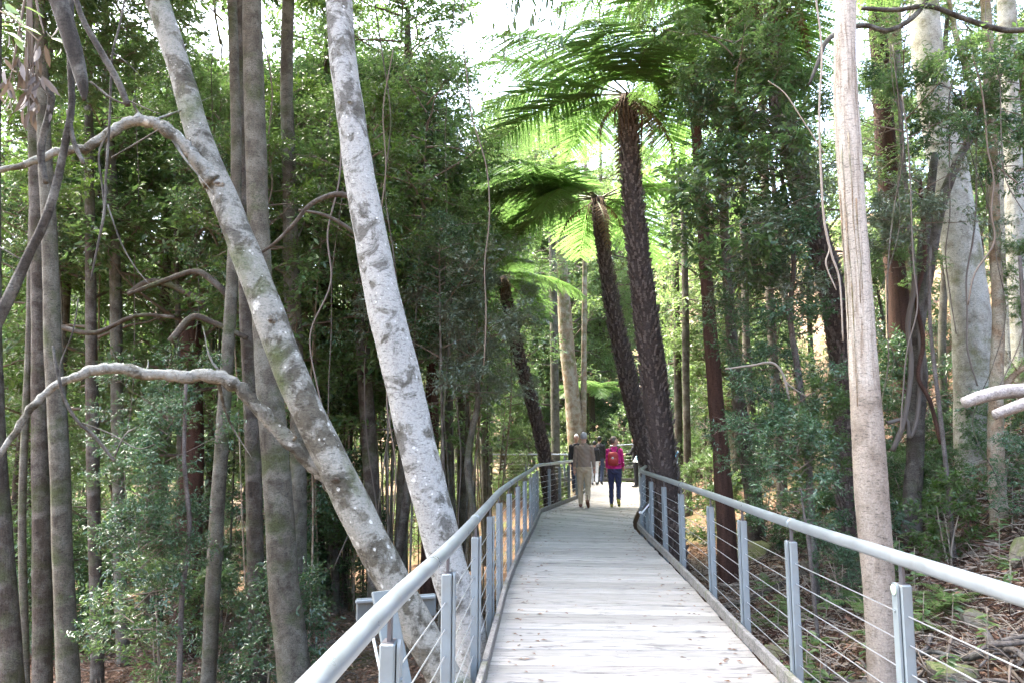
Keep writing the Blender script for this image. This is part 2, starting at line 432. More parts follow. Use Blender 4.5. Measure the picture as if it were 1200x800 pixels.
# ------------------------------------------------------------------ ground
def build_ground():
    def axis(lo, hi, near_lo, near_hi, fine, coarse):
        a = np.arange(near_lo, near_hi, fine)
        left = near_lo - np.cumsum(np.geomspace(fine, coarse, 60)); left = left[left > lo]
        right = near_hi + np.cumsum(np.geomspace(fine, coarse, 60)); right = right[right < hi]
        return np.concatenate([[lo], left[::-1], a, right, [hi]])
    xs, ys = axis(-400, 400, -10, 14, .16, 16), axis(-200, 500, 1, 30, .16, 16)
    X, Y = np.meshgrid(xs, ys)
    v = np.stack([X, Y, ground(X, Y)], -1).reshape(-1, 3)
    nx, ny = len(xs), len(ys)
    i, j = np.meshgrid(np.arange(ny - 1), np.arange(nx - 1), indexing='ij')
    q = np.stack([i * nx + j, i * nx + j + 1, (i + 1) * nx + j + 1, (i + 1) * nx + j], -1).reshape(-1, 4)
    o = link("ground", MB().add(v, q).mesh("ground", MAT['ground']), kind="structure")
build_ground()

# ------------------------------------------------------------------ boardwalk
def resample(keys, n):
    k = spline(np.array(keys, float), 12)
    s = np.r_[0, np.cumsum(np.linalg.norm(np.diff(k, axis=0), axis=1))]
    return k, s

def build_boardwalk():
    root = link("boardwalk", None, loc=(0.7, 0, 0), kind="structure")
    L, _ = resample(L_KEYS, 0); R, _ = resample(R_KEYS, 0)
    C = (L + R) / 2
    s = np.r_[0, np.cumsum(np.linalg.norm(np.diff(C, axis=0), axis=1))]
    at = lambda A, t: np.array((np.interp(t, s, A[:, 0]), np.interp(t, s, A[:, 1])))
    t, rng = 0.0, random.Random(3)
    off = np.array((0.7, 0, 0))
    while t < s[-1] - .2:
        w = .205; gap = .011
        a0, a1, b0, b1 = at(L, t), at(L, t + w - gap), at(R, t), at(R, t + w - gap)
        c = (a0 + a1 + b0 + b1) / 4
        ang = math.atan2(*(b0 - a0)[::-1])
        z = rng.uniform(-.004, .003); e0, e1 = rng.uniform(-.012, .012), rng.uniform(-.012, .012)
        ca, sa = math.cos(-ang), math.sin(-ang)
        lp = []
        for p in (a0, b0, b1, a1):
            dlt = p - c; lp.append((dlt[0] * ca - dlt[1] * sa, dlt[0] * sa + dlt[1] * ca))
        lp = np.array(lp); lp[[0, 3], 0] -= e0; lp[[1, 2], 0] += e1
        ch = .005
        cen = lp.mean(0)
        ins = np.stack([lp[:, 0] - np.sign(lp[:, 0]) * ch, lp[:, 1] - np.sign(lp[:, 1]) * ch], 1)
        v = np.concatenate([np.c_[ins, np.zeros(4)], np.c_[lp, np.full(4, -ch)], np.c_[lp, np.full(4, -.042)]])
        q = [(0, 1, 2, 3)] + [(4 + i, 4 + (i + 1) % 4, (i + 1) % 4, i) for i in range(4)] + [(8 + i, 8 + (i + 1) % 4, 4 + (i + 1) % 4, 4 + i) for i in range(4)] + [(11, 10, 9, 8)]
        pm = MB().add(v, np.array(q))
        for sx in (-1, 1):
            for xx in (lp[:, 0].max() - .07, lp[:, 0].max() - 1.03 + rng.uniform(-.01, .01)):
                for yy in (-.045, .05):                              # screw heads, slightly proud
                    pm.add([(sx * xx + .005 * math.cos(a), yy + .005 * math.sin(a), .0012) for a in np.arange(6) * math.pi / 3], np.array([(0, 1, 2, 3), (0, 3, 4, 5)]), 1)
        me = pm.mesh("plank", [MAT['deck'], MAT['joist']], smooth=False)
        link("plank", me, root, (c[0] - .7, c[1], z), (0, rng.uniform(-.0015, .0015), ang))
        t += w
    # bearers under the planks and stumps to the ground
    for k in (.06, .5, .94):
        pts = L * (1 - k) + R * k
        for a, b in zip(pts[:-1:6], pts[6::6]):
            d = b - a; ln = np.linalg.norm(d)
            link("joist", MB().box((0, 0, 0), (ln + .0, .07, .17)).mesh("joist", MAT['joist'], False), root, ((a + b)[0] / 2 - .7, (a + b)[1] / 2, -.132), (0, 0, math.atan2(d[1], d[0])))
    for tt in np.arange(2.0, s[-1], 2.4):
        for k in (.12, .88):
            p = at(L, tt) * (1 - k) + at(R, tt) * k
            g = gz(*p) - .2
            link("stump", MB().box((0, 0, 0), (.13, .13, -.2 - g)).mesh("stump", MAT['joist'], False), root, (p[0] - .7, p[1], (g - .2) / 2 - .02))
build_boardwalk()

# ------------------------------------------------------------------ railings
def post_mesh(lean=0):
    """steel channel with a round-topped flat bar on the deck side (-X side) and a dark stem that carries the tube"""
    mb = MB()
    mb.bbox((.028, 0, .36), (.052, .074, 1.12), .006)              # channel, from below the deck to 0.92
    mb.box((.028, .0, .9205), (.040, .060, .004), mat=1)
    n = 12                                                          # flat bar, round top
    prof = [(-.027, -.2), (.027, -.2), (.027, .90)] + [(.027 * math.cos(a), .90 + .027 * math.sin(a)) for a in np.linspace(0, math.pi, n)[1:-1]] + [(-.027, .90)]
    k = len(prof)
    v = [(-.014, y, z) for y, z in prof] + [(-.003, y, z) for y, z in prof]
    for i in range(k):
        pass
    q = np.array([(i, (i + 1) % k, k + (i + 1) % k, k + i) for i in range(k)])
    v += [(-.014, 0, .5), (-.003, 0, .5)]
    t = np.array([(2 * k, (i + 1) % k, i) for i in range(k)] + [(2 * k + 1, k + i, k + (i + 1) % k) for i in range(k)])
    mb.add(v, [q, t])
    mb.box((.026, 0, .965), (.012, .036, .095), mat=1)              # stem
    for zz in (.05, .10, .80): mb.tube([(-.013, 0, zz), (-.021, 0, zz)], .008, 6)   # bolt heads
    return mb.mesh("post", [MAT['steel'], MAT['steel_dark']], smooth=False)
POST = post_mesh()
COLLAR = MB().tube([(-.018, 0, 0), (.06, 0, 0)], .007, 6).mesh("cable_fitting", MAT['wire'])

def unit2(a): return a / (np.linalg.norm(a) + 1e-9)

def railing(label, pts, side, group=None, discs=(), cables=6, clamps=()):
    """pts: post positions (x,y[,z]); side=+1 when the deck lies towards -X of the rail"""
    pts = [np.array((*p, 0.) if len(p) == 2 else p, float) for p in pts]
    base = pts[len(pts) // 2]
    root = link("railing", None, loc=tuple(base))
    tag(root, label, "railing", group)
    P3 = np.array(pts)
    T = np.gradient(P3, axis=0)
    rng = random.Random(len(pts))
    for i, p in enumerate(pts):
        ang = math.atan2(T[i][1], T[i][0]) - math.pi / 2
        o = link("post", POST, root, tuple(p - base), (rng.uniform(-.008, .008), rng.uniform(-.008, .008), ang if side > 0 else ang + math.pi))
        if i in discs:
            dm = MB().tube([(-.0145, 0, .893), (-.0195, 0, .893)], .0235, 20).mesh("disc", MAT['sticker'])
            link("reflector_disc", dm, o)
    nrm = np.stack([T[:, 1], -T[:, 0], np.zeros(len(T))], 1); nrm /= np.linalg.norm(nrm, axis=1, keepdims=True)
    rp = P3 + nrm * .026 * side + np.array((0, 0, 1.035))
    sp = spline(rp, 6)
    link("handrail", MB().tube(sp - base, .034, 14).mesh("handrail", MAT['rail']), root)
    for i in range(1, len(pts) - 1, 3):                             # sleeves where lengths of tube join
        d = unit2(rp[i + 1] - rp[i - 1]); link('rail_sleeve', MB().tube([rp[i] - base - d * .03, rp[i] - base + d * .03], .0365, 14).mesh('rail_sleeve', MAT['steel']), root)
    for c in range(cables):
        z = .14 + c * .128
        cp = P3 + nrm * .03 * side + np.array((0, 0, z))
        link("cable", MB().tube(cp - base, .0034, 5).mesh("cable", MAT['wire']), root)
    for i in clamps:
        for c in range(cables): link('cable_clamp', MB().ell((0, 0, 0), (.014, .03, .014), 8, 6).mesh('cable_clamp', MAT['wire']), root, tuple(P3[i] + nrm[i] * .03 * side + np.array((0, .14, .14 + c * .128)) - base))
    # kickboards between posts, on the deck side
    for a, b, na, nb in zip(P3[:-1], P3[1:], nrm[:-1], nrm[1:]):
        a = a - na * .045 * side; b = b - nb * .045 * side
        d = b - a; ln = np.linalg.norm(d); m = (a + b) / 2
        link("kickboard", MB().bbox((0, 0, 0), (ln - .006, .042, .095), .006).mesh("kickboard", MAT['kick'], False), root, tuple(m - base + np.array((0, 0, .053))),
             (0, -math.atan2(d[2], math.hypot(d[0], d[1])), math.atan2(d[1], d[0])))
    return root

LEFT_POSTS = [(-.47, -.3), (-.44, 1.2), (-.385, 2.7), (-.30, 4.05), (-.23, 5.54), (-.17, 7.0), (-.11, 8.5), (-.01, 10.0), (.1, 11.5), (.23, 13.), (.36, 14.5), (.47, 16.), (.58, 17.5), (.90, 18.7), (1.22, 19.9), (1.54, 21.1), (1.84, 22.3), (2.08, 23.8), (2.32, 25.3), (2.52, 26.9), (2.72, 28.5), (2.92, 30.1)]
RIGHT_POSTS = [(1.76, -.4), (1.76, 1.0), (1.76, 2.4), (1.79, 3.75), (1.83, 5.3), (1.90, 6.65), (1.99, 8.05), (2.09, 9.9), (2.17, 11.4), (2.24, 12.9), (2.34, 14.5), (2.66, 16.1), (3.0, 17.7), (3.3, 19.3), (3.62, 20.9), (3.93, 22.5), (4.25, 24.1), (4.55, 25.7), (4.85, 27.3), (5.12, 28.9), (5.32, 30.4)]
railing("long steel cable railing beside the two leaning lichen-covered trees", LEFT_POSTS, -1)
railing("long steel cable railing along the rising leaf-littered bank", RIGHT_POSTS, 1, discs=(3,), clamps=(5,))
railing("short steel railing closing off the far end of the boardwalk", [(-1.0 + 1.55 * i, 31.6) for i in range(5)], -1)
railing("steel railing of the upper ramp behind the end railing", [(4.3 + 1.5 * i, 34.4 + .2 * i, .32 + .1 * i) for i in range(4)], -1)

MAT['steel_dull'] = steel_mat('dull_steel', (.10, .125, .13), .6, .2)
def brace():
    """leaning steel post and cross beam behind the leaning trunk, outside the left railing"""
    a = P(418, 710, 5.95); b = P(510, 712, 6.15)
    g = np.array((-.66, 3.6, 0.)); g[2] = gz(g[0], g[1])
    root = link("steel_bracket", None, loc=tuple(g)); tag(root, "leaning grey steel plate with pale cross beam behind the railing and leaning trunk", "bracket")
    p0, p1 = P(475, 830, 3.75), P(448, 692, 3.95)
    low = p0 + (p0 - p1) * ((p0[2] - g[2] + .1) / (p1 - p0)[2])
    ax = (p1 - low); ln = np.linalg.norm(ax); q = Vector(ax).to_track_quat('Z', 'Y').to_matrix()
    link("plate", MB().bbox((0, 0, 0), (.115, .02, ln), .004, np.array(q)).mesh("plate", MAT['steel_dull'], False), root, tuple((low + p1) / 2 - g))
    d = b - a
    link("beam", MB().bbox((0, 0, 0), (np.linalg.norm(d), .05, .16), .006).mesh("beam", MAT['steel_dull'], False), root, tuple((a + b) / 2 - g), (0, 0, math.atan2(d[1], d[0])))
    link("beam_lip", MB().bbox((0, 0, 0), (np.linalg.norm(d), .03, .022), .004).mesh("beam_lip", MAT['steel'], False), root, tuple((a + b) / 2 - g + np.array((0, -.042, .066))), (0, 0, math.atan2(d[1], d[0])))
    r0, r1 = P(436, 740, 3.62), P(455, 830, 3.5)
    link("rod", MB().tube([r0 - g, r1 - g + (r1 - r0) * 1.2], .007, 6).mesh("rod", MAT['rail']), root)
brace()

# ------------------------------------------------------------------ foliage library
def unit(a): return a / (np.linalg.norm(a, axis=-1, keepdims=True) + 1e-9)

def add_leaves(mb, C, D, NRM, L, W, near=False, mat=0):
    n = len(C)
    D = unit(D); S = unit(np.cross(D, NRM)); U = np.cross(S, D)
    L = np.broadcast_to(L, (n,))[:, None]; W = np.broadcast_to(W, (n,))[:, None]
    if not near:
        v = np.stack([C, C + D * L * .45 + S * W * .5 + U * W * .12, C + D * L - U * L * .12, C + D * L * .45 - S * W * .5 + U * W * .12], 1)
        b = np.arange(n)[:, None] * 4
        return mb.add(v, np.concatenate([b + [0, 1, 2], b + [0, 2, 3]]), mat)
    v = np.stack([C, C + D * L * .3 + S * W * .42 + U * W * .10, C + D * L * .3 - S * W * .42 + U * W * .10,
                  C + D * L * .66 + S * W * .4 - U * L * .05 + U * W * .1, C + D * L * .66 - S * W * .4 - U * L * .05 + U * W * .1, C + D * L - U * L * .16,
                  C + D * L * .48 - U * L * .03 - U * W * .05], 1)
    b = np.arange(n)[:, None] * 7
    return mb.add(v, np.concatenate([b + [0, 1, 6], b + [0, 6, 2], b + [1, 3, 6], b + [2, 6, 4], b + [3, 5, 6], b + [4, 6, 5]]), mat)

def twig_foliage(mb, wood, rng, cen, out, n_tw, n_lf, tw_len, leaf_len, leaf_w, droop=.25, spread=.9, up=.15, near=False, asp=1.0):
    cen = np.asarray(cen); out = np.asarray(out)
    m = len(cen) * n_tw
    c = np.repeat(cen, n_tw, 0) + rng.normal(0, tw_len * .28, (m, 3))
    d = unit(np.repeat(out, n_tw, 0) * .7 + rng.normal(0, spread * .6, (m, 3)) + np.array((0, 0, up)))
    ln = tw_len * rng.uniform(.5, 1.25, m)
    if wood is not None:
        e = c + d * ln[:, None] + np.array((0, 0, -droop * .1)) * ln[:, None]
        s = unit(np.cross(d, rng.normal(0, 1, (m, 3)))); u = np.cross(s, d); r = leaf_w * .06
        tri = [s * r, (-.5 * s + .87 * u) * r, (-.5 * s - .87 * u) * r]
        v = np.stack([c + t for t in tri] + [e + t * .5 for t in tri], 1)
        b = np.arange(m)[:, None] * 6
        wood.add(v, np.concatenate([b + [0, 1, 4, 3], b + [1, 2, 5, 4], b + [2, 0, 3, 5]]))
    t = (np.arange(n_lf) + rng.uniform(0, .8, (m, n_lf))) / n_lf
    t = .2 + .82 * t
    base = c[:, None] + d[:, None] * (ln[:, None] * t)[..., None]
    side = unit(np.cross(d, np.array((0, 0, 1.)) + rng.normal(0, .35, (m, 3))))
    sg = np.where(np.arange(n_lf) % 2 == 0, 1., -1.)[None, :, None] * np.ones((m, 1, 1))
    dd = d[:, None] * rng.uniform(.3, 1., (m, n_lf, 1)) + side[:, None] * sg * rng.uniform(.5, 1.1, (m, n_lf, 1)) + rng.normal(0, .28, (m, n_lf, 3)) - np.array((0, 0, droop))
    nn = np.array((0, 0, 1.)) + rng.normal(0, .5, (m, n_lf, 3))
    k = m * n_lf
    sc = rng.uniform(.6, 1.2, k)
    add_leaves(mb, base.reshape(-1, 3), dd.reshape(-1, 3), nn.reshape(-1, 3), leaf_len * sc, leaf_w * sc * asp, near)

def make_crown(seed, height, radius, n_limb, per_limb, n_tw, n_lf, tw_len, leaf, leaf_w, wood_r=.05, shape='oval', droop=.25, up=.15, near=False, low=0.0):
    """foliage + branch meshes for a crown whose axis is +Z from 0 to height"""
    rng = np.random.default_rng(seed)
    lf, wd = MB(), MB()
    cen, out = [], []
    for i in range(n_limb):
        t = low + (1 - low) * (i + rng.uniform(0, .9)) / n_limb
        h0 = height * t * .92
        prof = {'oval': math.sin(math.pi * min(.98, .12 + t * .86)) ** .7, 'cone': 1.05 - t * .8, 'top': .35 + .75 * t if t < .8 else 1.0 - (t - .8) * 2, 'thin': .6 + .4 * math.sin(9 * t)}[shape]
        ln = radius * prof * rng.uniform(.65, 1.15)
        az = i * 2.399 + rng.uniform(-.5, .5); el = rng.uniform(-.1, .55) + .35 * t
        d = np.array((math.cos(az) * math.cos(el), math.sin(az) * math.cos(el), math.sin(el)))
        bend = np.array((rng.normal(0, .25), rng.normal(0, .25), rng.uniform(-.35, .25) - droop * .3)) * ln
        tt = np.linspace(0, 1, 6)[:, None]
        pts = np.array((0, 0, h0)) + d * ln * tt + bend * tt ** 2 * .5 + rng.normal(0, .025, (6, 3)) * ln * tt
        wd.tube(pts, np.linspace(wood_r * (.5 + .5 * prof), wood_r * .16, 6), 5, cap=False)
        for k in range(per_limb):
            u = rng.uniform(.3, 1.0) ** .8
            p = np.array([np.interp(u, tt[:, 0], pts[:, a]) for a in range(3)])
            sd = unit(np.cross(d, np.array((0, 0, 1.)))) * rng.choice((-1, 1)) * rng.uniform(.15, .5) * ln * (1.1 - u * .5) * .7 + np.array((0, 0, rng.uniform(-.12, .2))) * ln
            q = p + sd
            wd.tube(np.array([p, (p + q) / 2 + rng.normal(0, .03, 3) * ln, q]), [wood_r * .3, wood_r * .2, wood_r * .1], 4, cap=False)
            cen.append(q); out.append(unit(q - np.array((0, 0, h0)) + 1e-3))
            if u > .8: cen.append(p + d * .1 * ln); out.append(d)
    twig_foliage(lf, wd, rng, cen, out, n_tw, n_lf, tw_len, leaf, leaf_w, droop, .9, up, near)
    return lf, wd

CR = {}
def crown_lib(key, mats, **kw):
    lf, wd = make_crown(**kw)
    base = lf.mesh(key + "_leaves", MAT[mats[0]])
    CR[key] = (dict(), wd.mesh(key + "_branches", MAT['twig']), base)
    CR[key][0][mats[0]] = base

ALLM = ['leaf_dark', 'leaf_mid', 'leaf_light', 'leaf_blue', 'leaf_grey']
# tall canopy crowns (far), understorey crowns, shrubs (near leaves)
for i in range(3):
    crown_lib(f"tall{i}", ALLM, seed=10 + i, height=8.5, radius=3.0, n_limb=22, per_limb=5, n_tw=9, n_lf=8, tw_len=.6, leaf=.17, leaf_w=.07, wood_r=.07, shape='oval', droop=.3)
for i in range(3):
    crown_lib(f"under{i}", ALLM, seed=30 + i, height=5.0, radius=1.7, n_limb=20, per_limb=4, n_tw=7, n_lf=8, tw_len=.42, leaf=.125, leaf_w=.05, wood_r=.03, shape='oval', droop=.25)
for i in range(3):
    crown_lib(f"shrub{i}", ALLM, seed=50 + i, height=2.6, radius=1.15, n_limb=18, per_limb=4, n_tw=6, n_lf=8, tw_len=.3, leaf=.10, leaf_w=.036, wood_r=.016, shape='oval', droop=.15, near=True)
crown_lib("shrub3", ALLM, seed=61, height=2.4, radius=1.2, n_limb=14, per_limb=4, n_tw=4, n_lf=7, tw_len=.32, leaf=.17, leaf_w=.065, wood_r=.016, shape='oval', droop=.2, near=True)
for i in range(2):
    crown_lib(f"spray{i}", ALLM, seed=70 + i, height=1.6, radius=1.9, n_limb=9, per_limb=6, n_tw=7, n_lf=9, tw_len=.34, leaf=.10, leaf_w=.036, wood_r=.018, shape='thin', droop=.3, up=0, near=True)

def crown(parent, key, mat, loc, scale=1., rz=0., tilt=(0, 0)):
    mats, wood, base = CR[key]
    if mat not in mats:
        mats[mat] = base.copy(); mats[mat].materials[0] = MAT[mat]
    o = link("crown", mats[mat], parent, tuple(loc), (tilt[0], tilt[1], rz), scale)
    link("branches", wood, o, kind="stuff")
    return o

# ------------------------------------------------------------------ trees from image polylines
def px_path(pts, d0, d1=None, top=0., to_ground=True):
    """pts rows (px, py, width px) from base to top -> world rows (x,y,z,r); extended down to the ground and up by `top` metres"""
    d1 = d0 if d1 is None else d1
    n = len(pts); rows = []
    for i, (px, py, w) in enumerate(pts):
        d = d0 + (d1 - d0) * i / (n - 1)
        rows.append((*P(px, py, d), w / 2 / F_PX * d))
    rows = [np.array(r) for r in rows]
    if to_ground:
        b = rows[0]; dirn = (rows[0] - rows[1])[:3]; dirn = dirn / max(.2, -dirn[2]) if dirn[2] < 0 else np.array((0, 0, -1.))
        dirn[:2] *= .5
        g = gz(b[0], b[1])
        if b[2] > g - .1:
            ext = b[2] - g + .25
            rows = [np.r_[b[:3] + dirn * ext, b[3] * 1.35], np.r_[b[:3] + dirn * ext * .7, b[3] * 1.12]] + rows if ext > .6 else [np.r_[b[:3] + dirn * ext, b[3] * 1.2]] + rows
    if top:
        a, b = rows[-2], rows[-1]; dv = (b - a)[:3]; dv = dv / np.linalg.norm(dv)
        dv = unit(dv + np.array((0, 0, .25)))
        rows += [np.r_[b[:3] + dv * top * .5, b[3] * .8], np.r_[b[:3] + dv * top, b[3] * .5]]
    return np.array(rows)

def tree(name, label, cat, path, bark, crowns=(), group=None, n=12, rough=.05, branches=(), per=7, seed=0):
    path = np.asarray(path)
    sp = spline(path, per)
    base = path[0, :3].copy(); 
    root = link(name, None, loc=tuple(base)); tag(root, label, cat, group)
    tr = link("trunk", MB().tube(sp[:, :3] - base, np.maximum(sp[:, 3], .004), n, rough=rough, seed=seed + len(sp)).mesh("trunk", MAT[bark]), root)
    jr = np.random.default_rng(len(sp))
    for br in branches:
        b = spline(np.asarray(br), 6)
        jit = jr.normal(0, .13, (len(b), 3)) * b[:, 3:4]; b[2:-1, :3] += jit[2:-1]; b[:, 3] *= np.linspace(1.15, .6, len(b)) * (1 + jr.normal(0, .08, len(b))); b[0, 3] *= 1.15; b[1, 3] *= 1.2
        for q in range(4):
            i0 = int(jr.integers(6, len(b) - 3)); L = jr.uniform(.15, .5); e = b[i0, :3] + jr.normal(0, .6, 3) * L + np.array((0, 0, .2 * L)); mid = (b[i0, :3] + e) / 2 + jr.normal(0, .12, 3) * L
            link('twig', MB().tube(spline(np.array([b[i0, :3], mid, e]), 4) - base, np.linspace(b[i0, 3] * .3, .002, 9), 5).mesh('twig', MAT[bark]), root)
        link("branch", MB().tube(b[:, :3] - base, np.maximum(b[:, 3], .003), 8, rough=rough).mesh("branch", MAT[bark]), root)
    for key, mat, loc, sc, rz in crowns:
        crown(root, key, mat, np.asarray(loc) - base, sc, rz)
    return root

def px_rows(pts, d0, d1=None): return px_path(pts, d0, d1, 0., False)

# the two big leaning trees by the left railing
A = px_path([(548, 840, 45), (520, 792, 44), (472, 705, 45), (424, 610, 48), (372, 505, 43), (332, 412, 42), (300, 330, 39), (266, 240, 35), (236, 170, 34), (214, 90, 32), (184, 0, 33), (160, -80, 30)], 5.3, 5.9, 4.5)
A[:, 3] *= .88
brA1 = px_rows([(392, 566, 20), (362, 540, 18), (318, 493, 16), (283, 455, 16), (255, 441, 17), (215, 441, 15), (168, 437, 15), (122, 431, 15), (92, 440, 14), (60, 455, 13), (36, 480, 12), (0, 532, 11), (-40, 580, 9)], 5.75, 5.2)
brA2 = px_rows([(250, 214, 22), (229, 186, 17), (206, 160, 15), (180, 145, 15), (158, 141, 15), (130, 155, 14), (104, 172, 14), (66, 180, 13), (20, 196, 12), (-40, 205, 10)], 5.65, 5.3)
top = A[-1, :3]
tree("leaning_tree", "grey lichen-spotted tree leaning steeply over the railing with two arching bare branches", "tree", A, 'bark_lichen',
     [("tall0", 'leaf_mid', top + (-.3, .5, -1.5), .8, .4)], n=24, rough=.1, branches=[brA1, brA2], per=10)
B = px_path([(548, 745, 47), (525, 660, 46), (500, 565, 45), (470, 440, 44), (441, 310, 41), (419, 190, 38), (403, 80, 36), (397, 0, 34), (392, -80, 32)], 6.7, 6.9, 5.0)
B[:, 3] *= .96
top = B[-1, :3]
tree("leaning_tree", "bleached pale trunk leaning gently behind the railing, thick with white lichen", "tree", B, 'bark_white',
     [("tall1", 'leaf_mid', top + (0, .8, -1.0), .85, 2.4)], n=24, rough=.075, per=10)

def scar(root, px, py, d, w, h, bark, base, tilt=0.):
    c = P(px, py, d) - base; mb = MB(); mb.ell(c, (w, .02, h), 16, 10); mb.ell(c + np.array((0, -.012, -h * .1)), (w * .5, .015, h * .4), 12, 8, mat=1)
    link("branch_scar", mb.mesh("branch_scar", [MAT[bark], MAT['bark_dark']]), root)
TREES = {o["label"][:8]: o for o in bpy.data.objects if o.name.startswith("leaning_tree")}
for px, py, w, h in [(444, 302, .07, .035), (452, 345, .04, .025), (466, 420, .06, .03), (410, 120, .04, .03), (500, 560, .05, .035)]:
    scar(TREES["bleached"], px, py, 6.85 - np.interp(py, [0, 660], [.125, .16]), w, h, 'bark_white', B[0, :3])
for px, py, w, h in [(256, 215, .05, .03), (318, 375, .04, .03), (395, 560, .05, .04)]:
    scar(TREES["grey lic"], px, py, np.interp(py, [0, 800], [5.85, 5.33]) - np.interp(py, [0, 660], [.09, .115]), w, h, 'bark_lichen', A[0, :3])

# right: smooth gum, large pale tree, thin tan tree, twisted snag
G = px_path([(1036, 815, 34), (1031, 700, 35), (1021, 570, 37), (1013, 450, 33), (1007, 350, 30), (1000, 250, 29), (993, 150, 30), (990, 60, 26), (992, -10, 24), (995, -80, 23)], 6.4, 6.5, 5.)
gum = tree("gum_tree", "smooth pinkish-white trunk with peeling bark strips just outside the bank railing", "tree", G, 'bark_gum', [("tall2", 'leaf_mid', G[-1, :3] + (.8, .3, -.6), .8, 1.2)], n=22, rough=.035, per=8)
def bark_strips():
    b = G[0, :3]; rng = random.Random(5)
    for k in range(7):
        y0 = rng.uniform(-20, 260); ln = rng.uniform(90, 240)
        xo = rng.choice((-1, -1, -.6, .3, .7, 0)); pts = []
        for j in range(7):
            y = y0 + ln * j / 6
            i = np.interp(y, [-10, 60, 150, 250, 350, 450, 570], [0, 1, 2, 3, 4, 5, 6]); cx = np.interp(y, [-10, 60, 150, 250, 350, 450, 570], [992, 990, 993, 1000, 1008, 1014, 1022]); w = np.interp(y, [-10, 350, 570], [24, 30, 37])
            dd = 6.45 - (w / 2 / F_PX * 6.45) * math.sqrt(max(0.02, 1 - xo * xo)) - .006 - (.02 * (j / 6) ** 3)
            pts.append(P(cx + xo * w * .5 + rng.uniform(-.8, .8), y, dd))
        link("bark_strip", MB().tube(np.array(pts) - b, np.linspace(.009, .003, 7), 5, flat=.35).mesh("bark_strip", MAT['bark_tan']), gum)
bark_strips()
BIG = px_path([(1146, 600, 46), (1143, 520, 43), (1141, 430, 44), (1137, 370, 44), (1128, 300, 43), (1112, 203, 41), (1094, 110, 38), (1084, 30, 36), (1080, -60, 34)], 12.2, 12.4, 5.)
tree("pale_tree", "thick pale grey trunk flaring at its base up on the bank", "tree", BIG, 'bark_big', [("tall0", 'leaf_mid', BIG[-1, :3] + (0, 0, -1.5), 1.1, 3.)], n=20, rough=.06)
TAN = px_path([(1172, 642, 20), (1168, 560, 18), (1167, 470, 16), (1170, 380, 14), (1166, 290, 13), (1164, 200, 12), (1160, 120, 12), (1156, 20, 12), (1150, -50, 11)], 9.6, 9.8, 3.)
tree("tan_tree", "slim tan-barked tree beside the bleached dead branches", "tree", TAN, 'bark_tan', [("under0", 'leaf_light', TAN[-1, :3] + (0, 0, -.5), 1., 1.)], n=12, rough=.07,
     branches=[px_rows([(1166, 470, 12), (1180, 448, 9), (1200, 430, 8), (1225, 420, 6)], 9.75, 9.6), px_rows([(1163, 150, 12), (1148, 120, 11), (1135, 85, 10), (1120, 40, 9), (1112, 0, 8)], 9.8, 10.1)])
SNAG = px_path([(1070, 590, 20), (1072, 520, 17), (1076, 440, 18), (1074, 380, 17), (1080, 310, 14), (1088, 240, 11), (1096, 180, 8)], 10.6, 10.8)
sn = tree("twisted_snag", "dark twisted dead snag wrapped in thick woody vines", "dead tree", SNAG, 'bark_dark', n=12, rough=.2)
for j, (pts, w) in enumerate([([(1046, 528), (1060, 490), (1068, 430), (1064, 380), (1072, 330), (1066, 270), (1058, 180), (1052, 60)], 6), ([(1103, 520), (1090, 470), (1076, 440), (1082, 400), (1074, 350), (1084, 300), (1078, 210)], 5), ([(1040, 495), (1062, 492), (1066, 512), (1076, 480), (1078, 400), (1070, 330)], 5)]):
    b = SNAG[0, :3]; r = px_rows([(x, y, w) for x, y in pts], 10.35, 10.5); s = spline(r, 6)
    link("woody_vine", MB().tube(s[:, :3] - b, s[:, 3], 7, rough=.1).mesh("woody_vine", MAT['bark_red' if j == 1 else 'vine']), sn)

